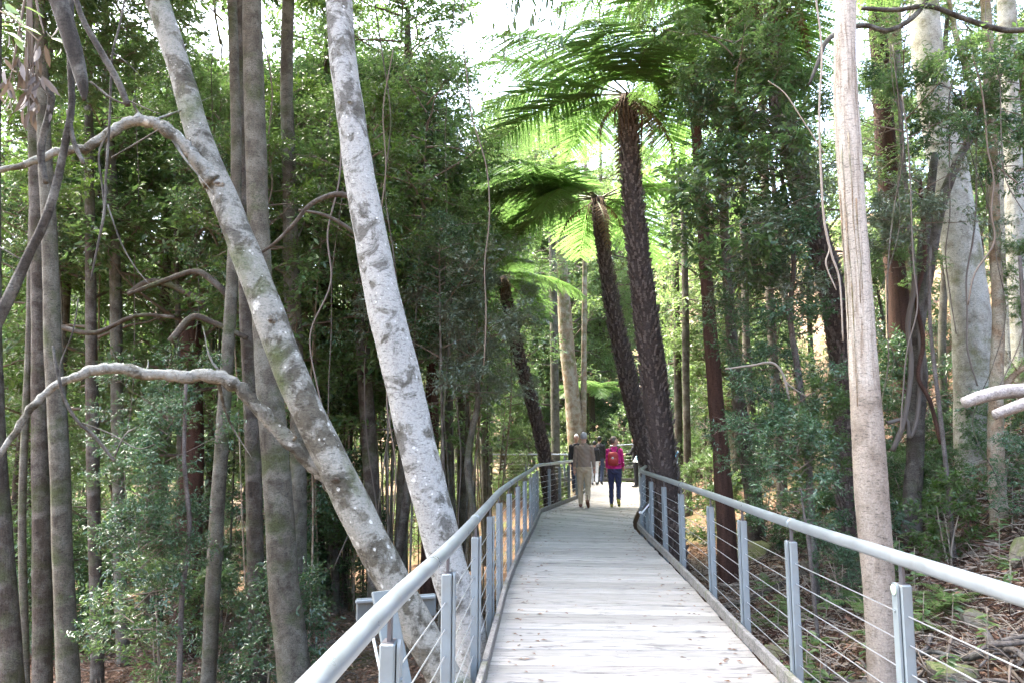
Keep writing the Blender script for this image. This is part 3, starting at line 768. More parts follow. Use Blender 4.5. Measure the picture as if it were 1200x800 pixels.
# ------------------------------------------------------------------ tree ferns
def frond_mesh(seed, length, e0, e1, npin, nleaf, mat, plf=.25, wl=.055):
    rng = np.random.default_rng(seed)
    mb, st = MB(), MB()
    k = 24
    t = np.linspace(0, 1, k); el = e0 + (e1 - e0) * t ** 1.15
    dx = np.cos(el) * length / (k - 1); dz = np.sin(el) * length / (k - 1)
    pts = np.stack([np.r_[0, np.cumsum(dx)[:-1]], .02 * length * np.sin(t * 3 + seed), np.r_[0, np.cumsum(dz)[:-1]]], 1)
    mb.tube(pts, np.linspace(.016, .003, k), 5, mat=1)
    for sg in (-1, 1):
        for i in range(npin):
            u = .13 + .86 * (i + rng.uniform(-.2, .2)) / npin
            p = np.array([np.interp(u, t, pts[:, a]) for a in range(3)]); e = np.interp(u, t, el)
            pl = plf * length * (max(.05, math.sin(math.pi * min(1, .16 + u * .83))) ** .75) * rng.uniform(.9, 1.08)
            fwd = np.array((math.cos(e), 0, math.sin(e)))
            d = unit(np.array((0, sg, 0)) + fwd * (.25 + .5 * u) + np.array((0, 0, rng.uniform(-.28, -.05))))
            nrm = unit(np.array((-math.sin(e), 0, math.cos(e))) + rng.normal(0, .1, 3))
            m = max(5, int(nleaf * pl / (plf * length)))
            w = (np.arange(m) + .6) / m
            q = p + d * (pl * w)[:, None] - np.array((0, 0, 1.)) * (pl * .16 * w ** 2)[:, None]
            s = unit(np.cross(d, nrm))
            ll = wl * length / 2.6 * (1.1 - .75 * w) * (pl / (plf * length)) ** .5
            for s2 in (-1, 1):
                D = unit(s[None] * s2 + d * .45 + rng.normal(0, .06, (m, 3)))
                add_leaves(mb, q, D, np.repeat(nrm[None], m, 0) + rng.normal(0, .12, (m, 3)), ll, pl / m * 1.8)
            mb.tube(np.array([p, (p + q[-1]) / 2 + np.array((0, 0, pl * .03)), q[-1]]), [.004, .003, .001], 3, cap=False, mat=1)
    return mb.mesh("frond", [MAT[mat], MAT['frond_stalk']])
MAT['frond_stalk'] = plain("frond_stalk", (.09, .10, .03), .6)
FR = [frond_mesh(1, 2.8, .38, -.5, 33, 22, 'frond', .3, .06), frond_mesh(2, 2.8, .28, -.75, 33, 22, 'frond', .3, .06), frond_mesh(3, 2.6, .5, -.4, 32, 20, 'frond', .28, .058), frond_mesh(4, 2.5, .15, -1.15, 32, 20, 'frond', .3, .06)]
FRD = [frond_mesh(5, 1.7, -.5, -1.55, 16, 9, 'frond_dead', .12), frond_mesh(6, 1.5, -.2, -1.5, 14, 8, 'frond_dead', .1)]
FSMALL = [frond_mesh(8, .7, .9, -.4, 18, 10, 'frond', .2), frond_mesh(9, .7, .6, -.6, 18, 10, 'frond', .2)]

def tree_fern(label, path, fronds, dead=6, seed=0, scale=1.0, group=None, scales=True):
    rng = np.random.default_rng(seed); rd = random.Random(seed)
    base = path[0, :3].copy(); sp = spline(path, 8)
    root = link("tree_fern", None, loc=tuple(base)); tag(root, label, "tree fern", group)
    tr = link("trunk", MB().tube(sp[:, :3] - base, sp[:, 3] * .92, 14, rough=.14, seed=seed).mesh("trunk", MAT['fern_trunk']), root)
    if scales:                                    # old frond bases: small wedges in spirals round the trunk
        L = np.r_[0, np.cumsum(np.linalg.norm(np.diff(sp[:, :3], axis=0), axis=1))]
        m = int(L[-1] * 130); mb = MB()
        l = np.sort(rng.uniform(0, L[-1] * .985, m)); az = np.arange(m) * 2.399963 + rng.normal(0, .15, m)
        c = np.stack([np.interp(l, L, sp[:, a]) for a in range(3)], 1) - base; r = np.interp(l, L, sp[:, 3])
        o = np.stack([np.cos(az), np.sin(az), np.zeros(m)], 1); tn = np.stack([-np.sin(az), np.cos(az), np.zeros(m)], 1)
        ln = rng.uniform(.06, .15, m)[:, None]; w = rng.uniform(.012, .03, m)[:, None]
        b = c + o * (r * .9)[:, None]; z = np.array((0, 0, 1.))
        v = np.stack([b - tn * w - z * ln * .4, b + tn * w - z * ln * .4, b + tn * w * .8 + o * rng.uniform(.02, .07, (m, 1)) + z * ln * .5, b - tn * w * .8 + o * rng.uniform(.02, .07, (m, 1)) + z * ln * .5, b + z * ln * .25 + o * .0], 1)
        bb = np.arange(m)[:, None] * 5
        mb.add(v, [bb + [0, 1, 2, 3], np.concatenate([bb + [2, 4, 3], bb + [0, 3, 4], bb + [1, 4, 2]])])
        link("frond_scars", mb.mesh("frond_scars", MAT['fern_scale'], False), tr, kind="stuff")
    tip = sp[-1, :3] - base
    for i in range(26 if scales else 0):           # fibrous skirt of old stalks under the crown
        az = rd.uniform(0, 6.3); r0 = sp[-1, 3]; L = rd.uniform(.4, 1.3); o = np.array((math.cos(az), math.sin(az), 0))
        link('old_stalk', MB().tube(np.array([tip + o * r0 * .8, tip + o * (r0 + .1) - np.array((0, 0, L * .4)), tip + o * (r0 + rd.uniform(.0, .1)) - np.array((0, 0, L))]), [.008, .006, .003], 4).mesh('old_stalk', MAT['frond_dead']), root)
    for az, kind, sc, tilt in fronds:
        link("frond", FR[kind], root, tuple(tip + np.array((math.cos(az), math.sin(az), 0)) * .06), (0, tilt, az), sc * scale)
    for i in range(dead):
        az = i * 2.4 + rd.uniform(-.4, .4)
        link("dead_frond", FRD[i % 2], root, tuple(tip + np.array((math.cos(az), math.sin(az), 0)) * .1 - np.array((0, 0, .1))), (0, .1, az), scale * rd.uniform(.6, .95))
    return root

def ring(n, seed, kinds=(0, 1, 2), smin=.85, smax=1.15, off=0.):
    r = random.Random(seed)
    return [(off + 2 * math.pi * i / n + r.uniform(-.18, .18), kinds[i % len(kinds)], r.uniform(smin, smax), r.uniform(-.15, .15)) for i in range(n)]

F2 = px_path([(786, 640, 36), (780, 560, 34), (772, 490, 33), (762, 410, 31), (752, 330, 29), (743, 250, 26), (738, 180, 24), (736, 112, 21)], 13.4, 13.4)
tree_fern("tall tree fern with thick scaly trunk and flat spreading crown, beside the bank railing", F2, ring(13, 2, (0, 1, 1, 2), 1.0, 1.25), 7, 2)
F1 = px_path([(770, 610, 28), (763, 555, 24), (748, 495, 23), (733, 430, 22), (720, 370, 20), (710, 310, 18), (703, 262, 17), (700, 232, 16)], 17.0, 17.2)
tree_fern("shorter tree fern leaning over the walkway, its long bright fronds drooping", F1, [f for f in ring(11, 3, (1, 0, 3), 1.1, 1.35) if abs((f[0] + math.pi / 2 + math.pi) % (2 * math.pi) - math.pi) > .6] + [(math.pi, 1, 1.3, 0), (math.pi * 1.08, 0, 1.3, 0), (math.pi * .9, 3, 1.25, 0), (math.pi * 1.2, 1, 1.2, 0), (math.pi * 1.3, 3, 1.1, 0)], 3, 3)
F3 = px_path([(990, 470, 30), (984, 390, 30), (965, 300, 29), (940, 225, 27), (918, 140, 24), (904, 70, 23), (894, 0, 22), (888, -30, 21)], 11.8, 11.4)
tree_fern("leaning tree fern on the bank with its crown above the leafy shrub", F3, ring(15, 4, (1, 0, 3), 1., 1.25), 4, 4)
F4 = px_path([(640, 545, 16), (628, 490, 15), (612, 430, 15), (600, 380, 14), (588, 325, 13)], 19.5, 20)
tree_fern("slender dark tree fern leaning towards the shaded wood beyond the railing's bend", F4, ring(10, 5, (1, 3), .7, .9), 2, 5)
F5 = px_path([(812, 470, 12), (812, 430, 11), (810, 400, 10)], 30, 30)
tree_fern("small far tree fern half hidden behind the two big tree ferns", px_path([(694, 560, 9), (694, 500, 9), (692, 455, 8)], 39, 39), ring(10, 6, (1, 0), .7, .9), 0, 6, scales=False)

# ------------------------------------------------------------------ trunks one can pick out in the photograph
rd = random.Random(11)
def spec(label, pts, d0, bark, d1=None, top=4., crown_key=None, mat='leaf_dark', sc=1., group=None, name="forest_tree", rough=.06, branches=(), lift=-1.0):
    p = px_path(pts, d0, d1, top)
    cr = [(crown_key, mat, p[-1, :3] + (0, 0, lift), sc, rd.uniform(0, 6))] if crown_key else []
    return tree(name, label, "tree", p, bark, cr, group, 10, rough, branches, 6, rd.randint(0, 99))

LG, LL = "tree trunks in the shaded wood behind the leaning trees", "straight dull grey trunk in the shaded wood behind the leaning trees"
spec("dark trunk leaning slightly at the outer edge of the shaded wood", [(14, 800, 26), (2, 640, 25), (-6, 540, 24), (-10, 400, 22), (-10, 200, 20)], 9, 'bark_dark', crown_key='tall1')
spec("pair-standing brown trunk touching a greyer one in the shaded wood", [(50, 800, 21), (49, 640, 20), (47, 520, 19), (46, 380, 18), (44, 250, 17), (40, 120, 15)], 10.5, 'bark_dark', crown_key='tall2')
spec("pair-standing grey trunk touching a browner one in the shaded wood", [(80, 800, 25), (73, 640, 22), (69, 520, 21), (62, 400, 19), (58, 280, 18), (50, 120, 15)], 10, 'bark_grey', crown_key='tall0')
for pts, d, ck in [([(114, 800, 15), (111, 640, 14), (108, 480, 14), (106, 300, 12), (104, 150, 10)], 13, 'under1'), ([(146, 800, 15), (140, 640, 14), (137, 450, 14), (134, 280, 13), (126, 120, 11)], 14, 'tall1'),
                   ([(244, 800, 17), (252, 640, 17), (263, 470, 16), (272, 330, 14), (277, 180, 13), (272, 0, 12)], 11, 'tall2'), ([(303, 800, 22), (299, 640, 19), (296, 520, 19), (290, 380, 18), (284, 200, 17), (280, 30, 16)], 11.5, 'tall1'),
                   ([(346, 800, 40), (332, 680, 36), (325, 560, 33), (314, 440, 30), (306, 320, 27), (300, 180, 26), (296, 40, 24)], 10, 'tall0'), ([(350, 560, 18), (346, 400, 18), (340, 240, 17), (336, 100, 16), (338, 0, 15)], 13, 'tall2'),
                   ([(440, 640, 20), (434, 540, 18), (426, 420, 17), (420, 300, 16), (412, 180, 15)], 15, 'tall1'), ([(526, 640, 13), (526, 520, 12), (524, 400, 12), (520, 250, 11)], 20, 'under0'), ([(541, 620, 12), (541, 500, 10), (540, 380, 9)], 22, 'under2'),
                   ([(570, 600, 11), (567, 480, 10), (565, 340, 9), (562, 240, 9)], 26, 'under2'), ([(652, 580, 10), (650, 450, 10), (648, 310, 9), (646, 250, 8)], 33, 'under1'), ([(394, 760, 10), (392, 600, 9), (388, 420, 9), (384, 260, 8)], 17, 'under0')]:
    bk = rd.choice(['bark_grey', 'bark_grey', 'bark_dark'])
    if pts[-1][0] > 500: pts, hi = pts, .6
    else: hi = 4.
    spec(LL.replace('dull grey', 'dull grey' if bk == 'bark_grey' else 'dark brown').replace('straight', 'thick straight' if pts[0][2] * d > 200 else 'thin straight'), pts, d, bk, top=hi, lift=-1. if hi > 1 else -4.2, crown_key=ck, group=LG, mat=rd.choice(['leaf_dark', 'leaf_mid']))
spec("red-brown broken stump-like trunk overgrown by bluish leaves in the shaded wood", [(214, 800, 34), (220, 640, 30), (226, 520, 26), (225, 440, 26), (222, 376, 24)], 14.5, 'bark_red', top=0., rough=.12)
spec("dark reddish trunk just behind the bleached leaning trunk", [(503, 640, 18), (505, 540, 17), (507, 440, 15), (508, 330, 13)], 17, 'bark_red', crown_key='under1', top=1.5, lift=-2.5)
spec("thick grey trunk rising from beyond the end of the boardwalk", [(678, 560, 20), (672, 480, 19), (664, 400, 17), (658, 310, 15), (652, 220, 13)], 34, 'bark_tan', crown_key='under2', mat='leaf_light', top=1., lift=-3.)
spec("very thin pale pole-like trunk beyond the end of the boardwalk", [(683, 560, 8), (684, 450, 7), (685, 350, 6), (686, 240, 5)], 34, 'bark_tan', crown_key='under0', mat='leaf_light')
spec("rough brown trunk on the bank just behind the railing and two tree ferns", [(850, 605, 22), (846, 540, 19), (838, 460, 18), (832, 380, 17), (826, 300, 15), (818, 180, 13)], 13, 'bark_red', crown_key='under0', rough=.1, mat='leaf_blue', sc=.8)
RG, RL = "thin dark trunks on the bank behind the leafy shrub", "thin dark leaning trunk on the bank behind the leafy shrub"
for pts, d in [([(880, 560, 20), (866, 470, 16), (858, 400, 14), (852, 320, 12), (846, 200, 10)], 16), ([(884, 520, 10), (876, 430, 10), (873, 340, 9), (870, 200, 8)], 20), ([(912, 500, 12), (906, 420, 11), (902, 340, 10), (896, 200, 9)], 19),
               ([(806, 560, 9), (804, 450, 9), (803, 340, 8), (800, 200, 7)], 24), ([(796, 570, 10), (794, 430, 9), (791, 290, 8)], 26), ([(940, 470, 10), (926, 400, 9), (918, 330, 8)], 21)]:
    spec(RL, pts, d, 'bark_dark', crown_key='under%d' % rd.randint(0, 2), group=RG, mat=rd.choice(['leaf_mid', 'leaf_dark']))
spec("reddish fibrous trunk behind the peeling gum on the bank", [(1062, 470, 30), (1050, 330, 26), (1040, 200, 24), (1030, 60, 22)], 16, 'bark_red', crown_key='tall2', mat='leaf_mid', rough=.12)
spec("greyish trunk with a torn orange strip behind the woody vines", [(1064, 500, 34), (1056, 400, 32), (1052, 300, 30), (1046, 180, 26), (1044, 40, 24)], 17.5, 'bark_tan', crown_key='tall1', mat='leaf_light')
spec("pale mint-tinged trunk standing behind the slim tan-barked tree", [(1206, 560, 24), (1200, 440, 24), (1192, 300, 22), (1186, 160, 20), (1180, 20, 20)], 13, 'bark_big', crown_key='tall0', mat='leaf_light')
spec("whitish spotted trunk between the thick pale trunk and the mint-tinged one", [(1180, 520, 15), (1184, 400, 15), (1178, 260, 16), (1174, 120, 14), (1178, 0, 13)], 14, 'bark_white', crown_key='tall2', mat='leaf_mid')
spec("dark crooked trunk crossing in front of the thick pale trunk", [(1076, 400, 12), (1088, 320, 13), (1100, 250, 13), (1122, 190, 11), (1150, 140, 9)], 11.2, 'bark_dark', top=1.)

# thin wand-like saplings: many almost vertical stems on the left
for i in range(112):
    px = rd.uniform(20, 585) if i < 46 else rd.uniform(370, 590) if i < 84 else rd.uniform(90, 430); d = rd.uniform(12, 26) if i < 46 else rd.uniform(16, 30)
    g = gz((px - 600) / F_PX * d, d)
    if abs((px - 600) / F_PX * d - lerp_keys(L_KEYS, d)) < .8: continue
    yb = 516 + (CAM_Z - g) / d * F_PX
    lean = rd.uniform(-30, 30); w = rd.uniform(.025, .06) * F_PX / d
    k = .68 if px > 490 else 1.
    p = px_path([(px, yb, w), (px + lean * .3, yb - 160 * k, w), (px + lean * .55 + rd.uniform(-8, 8), yb - 330 * k, w * .85), (px + lean, yb - 520 * k, w * .7)], d, d + rd.uniform(-.5, .5), 1.5)
    bk, lm = rd.choice(['bark_grey', 'bark_dark', 'bark_tan']), rd.choice(['leaf_dark', 'leaf_mid', 'leaf_blue'])
    if i >= 46: bk = rd.choice(['bark_grey', 'bark_tan'])
    tree("sapling", "%s wand-like %s sapling with %s leaves among the shaded wood's larger trunks" % ('leaning' if abs(lean) > 15 else 'upright', dict(bark_grey='grey', bark_dark='dark brown', bark_tan='tan')[bk], dict(leaf_dark='dark green', leaf_mid='mid-green', leaf_blue='bluish-green')[lm]), "sapling", p, bk,
         [("under%d" % rd.randint(0, 2), lm, p[-1, :3] + (0, 0, -2.6 if px < 490 else -.9), rd.uniform(.5, .8) if px < 490 else rd.uniform(.25, .4), rd.uniform(0, 6))], "saplings in the shaded wood", 6, .05, (), 4, i)

# ------------------------------------------------------------------ forest fill
BARKW = dict(bark_grey='grey', bark_dark='dark brown', bark_tan='tan', bark_red='reddish')
LEAFW = dict(leaf_dark='dark green', leaf_mid='mid-green', leaf_light='bright green', leaf_blue='bluish-green', leaf_grey='silvery')
def fill(n, pxr, dr, make, seed, min_s=1.9, max_s=1e9):
    r = random.Random(seed); done = 0; tries = 0
    while done < n and tries < n * 30:
        tries += 1
        px = r.uniform(*pxr); d = math.sqrt(r.uniform(dr[0] ** 2, dr[1] ** 2))
        x = (px - 600) / F_PX * d
        c = float(np.interp(d, [k[1] for k in C_KEYS], [k[0] for k in C_KEYS]))
        if d < 33.5 and abs(x - c) < min_s: continue
        make(r, x, d); done += 1

def tall_tree(label, group, mats, barks, hr=(8, 12), rr=(.1, .2), keys=('tall0', 'tall1', 'tall2'), low=.38, sc=(.8, 1.15), stack=1):
    def mk(r, x, y):
        z = gz(x, y); h = r.uniform(*hr); rad = r.uniform(*rr); lx, ly = r.uniform(-.8, .8), r.uniform(-.8, .8)
        p = np.array([(x, y, z - .2, rad * 1.25), (x + lx * .1, y + ly * .1, z + .6, rad), (x + lx * .4 + r.uniform(-.15, .15), y + ly * .4, z + h * .35, rad * .85), (x + lx * .7, y + ly * .7, z + h * .7, rad * .65), (x + lx, y + ly, z + h * 1.1, rad * .3)])
        k = r.choice(keys); s = r.uniform(*sc)
        bk, lm = r.choice(barks), r.choice(mats)
        lab = label.format(size='stout' if rad > (rr[0] + rr[1]) / 2 else 'slim', bark=BARKW[bk], leaf=LEAFW[lm])
        tree("forest_tree", lab, "tree", p, bk, [(r.choice(keys), lm, (x + lx * .6 + r.uniform(-1, 1) * (stack > 1) * 1.6, y + ly * .6 + r.uniform(-1, 1) * (stack > 1), z + h * low + q * (h * (1.05 - low) - 8 * s) / max(1, stack - 1)), s, r.uniform(0, 6.3)) for q in range(stack)], group, 8, .06, (), 5, r.randint(0, 99))
    return mk

def small_tree(label, group, mats, keys=('under0', 'under1', 'under2'), hr=(.3, 1.2), sc=(.7, 1.1), name="understorey_tree"):
    def mk(r, x, y):
        z = gz(x, y); s = r.uniform(*sc); h = 5.0 * s; h0 = r.uniform(*hr); rad = r.uniform(.03, .055); lx, ly = r.uniform(-.2, .2), r.uniform(-.2, .2)
        p = np.array([(x, y, z - .15, rad * 1.3), (x + lx, y + ly, z + h0 + h * .3, rad), (x + lx * .5 + r.uniform(-.1, .1), y, z + h0 + h * .6, rad * .8), (x, y, z + h0 + h * .92, rad * .35)])
        bk, lm = r.choice(['bark_grey', 'bark_dark']), r.choice(mats)
        tree(name, label.format(bark=BARKW[bk], leaf=LEAFW[lm], size='tall' if s > (sc[0] + sc[1]) / 2 else 'low'), "tree", p, bk, [(r.choice(keys), lm, (x, y, z + h0), s, r.uniform(0, 6.3))], group, 7, .05, (), 5, r.randint(0, 99))
    return mk

def shrub(label, group, mats, sc=(.6, 1.1), keys=('shrub0', 'shrub1', 'shrub2', 'shrub3')):
    def mk(r, x, y):
        z = gz(x, y); s = r.uniform(*sc)
        lm = r.choice(mats); root = link("shrub", None, loc=(x, y, z)); tag(root, label.format(leaf=LEAFW[lm], size='tall' if s > (sc[0] + sc[1]) / 2 else 'low'), "shrub", group)
        for k in range(3):
            a = r.uniform(0, 6.3); e = np.array((math.cos(a) * .3 * s, math.sin(a) * .3 * s, 2.3 * s * r.uniform(.7, 1)))
            link("stem", MB().tube(spline(np.array([(0, 0, -.1), e * (.3, .3, .4) + (r.uniform(-.05, .05), 0, 0), e]), 4), np.linspace(.016, .005, 9), 5).mesh("stem", MAT['twig_pale']), root)
        crown(root, r.choice(keys), lm, (0, 0, .1), s, r.uniform(0, 6.3))
    return mk

# far lit trees beyond the end of the path and on the valley side
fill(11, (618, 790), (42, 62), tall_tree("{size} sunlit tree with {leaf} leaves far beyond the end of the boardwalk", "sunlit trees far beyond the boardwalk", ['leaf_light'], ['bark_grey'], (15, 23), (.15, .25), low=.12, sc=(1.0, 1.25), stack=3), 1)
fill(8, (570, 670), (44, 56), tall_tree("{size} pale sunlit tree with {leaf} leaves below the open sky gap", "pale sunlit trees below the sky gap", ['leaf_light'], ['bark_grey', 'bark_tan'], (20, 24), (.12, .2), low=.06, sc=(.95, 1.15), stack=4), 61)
fill(16, (560, 800), (34.5, 46), small_tree("{size} {bark} understorey tree with {leaf} leaves just beyond the end railing", "understorey trees beyond the end railing", ['leaf_mid', 'leaf_blue', 'leaf_light'], sc=(.7, 1.0)), 2)
fill(16, (640, 790), (34.8, 40), shrub("{size} {leaf} shrub just beyond the end railing", "shrubs beyond the end railing", ['leaf_mid', 'leaf_light'], (.7, 1.1)), 22)
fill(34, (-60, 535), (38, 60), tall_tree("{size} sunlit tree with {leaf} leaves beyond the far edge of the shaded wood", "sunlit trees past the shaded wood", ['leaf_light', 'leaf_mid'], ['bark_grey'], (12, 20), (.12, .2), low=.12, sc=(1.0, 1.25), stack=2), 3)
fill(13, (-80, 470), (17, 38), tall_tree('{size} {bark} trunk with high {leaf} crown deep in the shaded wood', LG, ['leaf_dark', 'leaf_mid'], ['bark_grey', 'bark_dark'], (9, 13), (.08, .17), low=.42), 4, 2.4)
fill(10, (380, 590), (26, 36), small_tree("{size} {bark} understorey tree with {leaf} leaves in the open wood beside the bend", "understorey trees beside the bend", ['leaf_mid', 'leaf_light'], hr=(.1, 1.6), sc=(.5, .8)), 51, 2.4)
fill(25, (-60, 390), (12, 32), small_tree("{size} {bark} understorey tree with {leaf} leaves in the shaded wood", "understorey trees in the shaded wood", ['leaf_mid', 'leaf_blue', 'leaf_mid'], hr=(.1, 1.6), sc=(.55, .9)), 5, 2.4)
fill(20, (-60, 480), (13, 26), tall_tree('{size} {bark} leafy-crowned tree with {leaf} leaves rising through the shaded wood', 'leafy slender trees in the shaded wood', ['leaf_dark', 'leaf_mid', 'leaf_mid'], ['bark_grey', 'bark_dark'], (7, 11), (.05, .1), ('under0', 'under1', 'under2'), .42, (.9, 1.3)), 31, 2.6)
fill(28, (-40, 420), (9.5, 22), shrub("{size} {leaf} shrub on the floor of the shaded wood", "shrubs in the shaded wood", ['leaf_blue', 'leaf_mid'], (.6, 1.)), 6, 2.2)
fill(16, (800, 1280), (18, 42), tall_tree("{size} {bark} tree with {leaf} leaves high on the bank behind pale trunks", "forest trees high on the bank", ['leaf_mid', 'leaf_light'], ['bark_grey', 'bark_dark', 'bark_tan'], (7, 11), (.09, .16), low=.34, sc=(.7, 1.)), 7, 2.6)
fill(30, (800, 1260), (13, 34), small_tree("{size} {bark} understorey tree with {leaf} leaves on the bank", "understorey trees on the bank", ['leaf_mid', 'leaf_blue', 'leaf_dark'], hr=(.4, 2.), sc=(.55, .9)), 8, 2.6)
fill(20, (800, 1240), (12.5, 26), shrub("{size} {leaf} shrub on the upper bank", "shrubs on the upper bank", ['leaf_blue', 'leaf_mid'], (.5, .9)), 9, 2.6)

for lab, px, yb, d, h, keys in [("leafy canopy tree over the arching branch at the wood's edge", 70, 760, 15, 11, 3), ("leafy canopy tree filling the gap behind the steeply leaning trunk", 190, 720, 17, 12, 3), ("leafy canopy tree between the two leaning trunks", 330, 690, 19, 13, 3), ("leafy tree shading the bend of the walkway", 548, 590, 25.5, 12, 2), ("leafy tree shading the far end of the walkway", 572, 575, 30.5, 13, 2), ("leafy tree standing behind the slender dark tree fern", 535, 575, 33, 12, 2)]:
    x = (px - 600) / F_PX * d; z = gz(x, d); r0 = .12
    tree("canopy_tree", lab, "tree", np.array([(x, d, z - .2, r0 * 1.3), (x + .05, d, z + h * .3, r0), (x - .1, d + .1, z + h * .65, r0 * .8), (x, d, z + h, r0 * .4)]), 'bark_grey',
         [('under%d' % (q % 3), ('leaf_mid', 'leaf_dark', 'leaf_mid')[q % 3], (x + (-1) ** q * .7, d + (q - 1) * .5, z + h * (.38 + .2 * q)), 1.25, q * 2. + px) for q in range(keys)], None, 9, .06, (), 5)

# ------------------------------------------------------------------ named foliage masses
def leafy(label, name, cat, stem_px, d, crowns, bark='bark_grey', top=0., to_ground=True):
    p = px_path(stem_px, d, None, top, to_ground)
    root = tree(name, label, cat, p, bark, (), None, 8, .06, (), 6)
    b = p[0, :3]
    for key, mat, (px, py, dd), s, rz in crowns:
        c = P(px, py, dd) - b
        crown(root, key, mat, c - np.array((0, 0, {'t': 4., 'u': 2.5, 's': 1.2}[key[0]] * s * (.55 if key.startswith('spray') else 1.))), s, rz)
    return root
leafy("dense dark-leaved tree hanging thick with foliage behind the bleached leaning trunk", "bushy_tree", "tree", [(470, 660, 14), (474, 500, 13), (482, 350, 12), (480, 200, 11), (478, 60, 9)], 16,
      [("under0", 'leaf_mid', (470, 60, 15.5), 1.0, 1), ("under1", 'leaf_mid', (515, 160, 16), .75, 2), ("under2", 'leaf_mid', (470, 220, 15.5), .85, 3), ("under0", 'leaf_mid', (490, 20, 17.5), .8, 4), ("under1", 'leaf_mid', (490, 280, 16.5), .5, 5)], top=1.)
leafy("low spreading tree with silvery leaf sprays reaching towards the walkway", "spreading_tree", "tree", [(556, 610, 8), (548, 540, 8), (560, 470, 7), (556, 430, 6), (548, 400, 5)], 13.5,
      [("spray0", 'leaf_grey', (520, 395, 12.8), .8, 1), ("spray1", 'leaf_grey', (550, 440, 12.8), .6, 4), ("spray1", 'leaf_grey', (560, 405, 13.5), .5, 3), ("spray0", 'leaf_grey', (590, 460, 13.6), .35, 4), ("spray1", 'leaf_blue', (470, 380, 14), .8, 5), ("spray0", 'leaf_grey', (560, 345, 14), .6, 2)])
leafy("bluish-leaved young tree filling the gap beside the grey trunks of the shaded wood", "young_tree", "tree", [(210, 800, 7), (213, 700, 6), (222, 620, 6), (216, 540, 5), (218, 440, 4)], 8.6,
      [("shrub0", 'leaf_blue', (175, 590, 8.6), .5, 1), ("shrub1", 'leaf_blue', (160, 680, 8.4), .55, 2), ("shrub2", 'leaf_blue', (208, 640, 8.8), .42, 3), ("spray0", 'leaf_blue', (195, 520, 8.8), .42, 4), ("spray1", 'leaf_blue', (190, 470, 9.4), .4, 5)], 'deadwood')
leafy("leafy-topped tree arching over the broken hanging branches", "overhanging_tree", "tree", [(30, 800, 9), (26, 600, 9), (34, 400, 8), (40, 200, 7), (60, 60, 5)], 10.5,
      [("shrub0", 'leaf_mid', (40, 30, 10.3), .75, 1), ("shrub3", 'leaf_mid', (110, 60, 10.6), .7, 2), ("shrub1", 'leaf_dark', (10, 130, 10.8), .7, 3), ("shrub2", 'leaf_mid', (150, 10, 10.8), .75, 4), ("spray0", 'leaf_mid', (120, 120, 11), .6, 5), ("shrub1", 'leaf_mid', (80, -20, 10.4), .7, 2), ("shrub0", 'leaf_dark', (60, 190, 11.4), .6, 0), ("under1", 'leaf_mid', (210, 20, 13), .4, 0), ("under0", 'leaf_dark', (20, 260, 13), .45, 2), ("shrub2", 'leaf_mid', (20, -10, 9.6), .6, 2)], top=.5)
leafy("bright-leaved tree behind the peeling gum and the thick pale trunk", "bright_tree", "tree", [(1110, 520, 9), (1104, 400, 9), (1110, 250, 8), (1104, 120, 7), (1110, 20, 5)], 14.5,
      [("under0", 'leaf_light', (1060, 40, 14.5), .6, 1), ("under1", 'leaf_light', (1140, 60, 14.8), .6, 2), ("under2", 'leaf_mid', (1190, 20, 15), .6, 3), ("under0", 'leaf_mid', (1030, 150, 15.2), .5, 4), ("under1", 'leaf_mid', (1025, 40, 15.4), .55, 0), ("under2", 'leaf_light', (1175, 130, 16), .6, 0), ("under0", 'leaf_light', (1060, 200, 16.5), .6, 3), ("under1", 'leaf_light', (1150, 200, 15.2), .5, 5), ("under2", 'leaf_mid', (1085, 280, 15.6), .45, 5)], top=.5)
leafy("glossy-leaved shrub tree on the bank between the tree ferns and the peeling gum", "glossy_tree", "tree", [(950, 590, 9), (944, 500, 8), (936, 440, 8), (926, 370, 7), (930, 300, 6), (915, 200, 5)], 10.2,
      [("shrub0", 'leaf_mid', (880, 130, 10), .8, 1), ("shrub1", 'leaf_blue', (840, 190, 10.4), .8, 2), ("shrub2", 'leaf_grey', (900, 230, 10), .8, 3), ("shrub3", 'leaf_mid', (850, 260, 10.2), .75, 4), ("shrub3", 'leaf_mid', (905, 150, 9.8), .6, 4), ("shrub1", 'leaf_blue', (930, 310, 10.2), .7, 5), ("spray0", 'leaf_mid', (860, 90, 9.6), .7, 2),
       ("spray1", 'leaf_grey', (900, 330, 10.4), .5, 0), ("shrub2", 'leaf_blue', (880, 370, 11), .6, 1), ("spray1", 'leaf_blue', (910, 420, 10.4), .45, 3)], 'deadwood')
leafy("dark-leaved shrub spilling down the bank beside the railing", "bank_shrub", "shrub", [(948, 640, 4), (942, 600, 3), (938, 570, 1)], 8.6,
      [("shrub1", 'leaf_blue', (935, 560, 9.), .5, 1), ("shrub2", 'leaf_blue', (890, 510, 10), .5, 2), ("spray0", 'leaf_blue', (925, 510, 9.6), .42, 5), ("shrub0", 'leaf_dark', (960, 510, 9.8), .5, 3)], 'deadwood')
leafy("loose shrub with bright leaves in front of the thick pale trunk", "bank_shrub", "shrub", [(1110, 560, 5), (1100, 470, 5), (1090, 380, 4), (1090, 290, 4)], 9.3,
      [("spray0", 'leaf_mid', (1060, 130, 9.2), .6, 0), ("shrub3", 'leaf_grey', (1040, 260, 9.), .3, 2), ("spray1", 'leaf_grey', (1080, 250, 9.2), .5, 1), ("spray0", 'leaf_blue', (1130, 140, 9.4), .55, 2), ("spray1", 'leaf_mid', (1045, 300, 9.6), .35, 3)], 'deadwood')
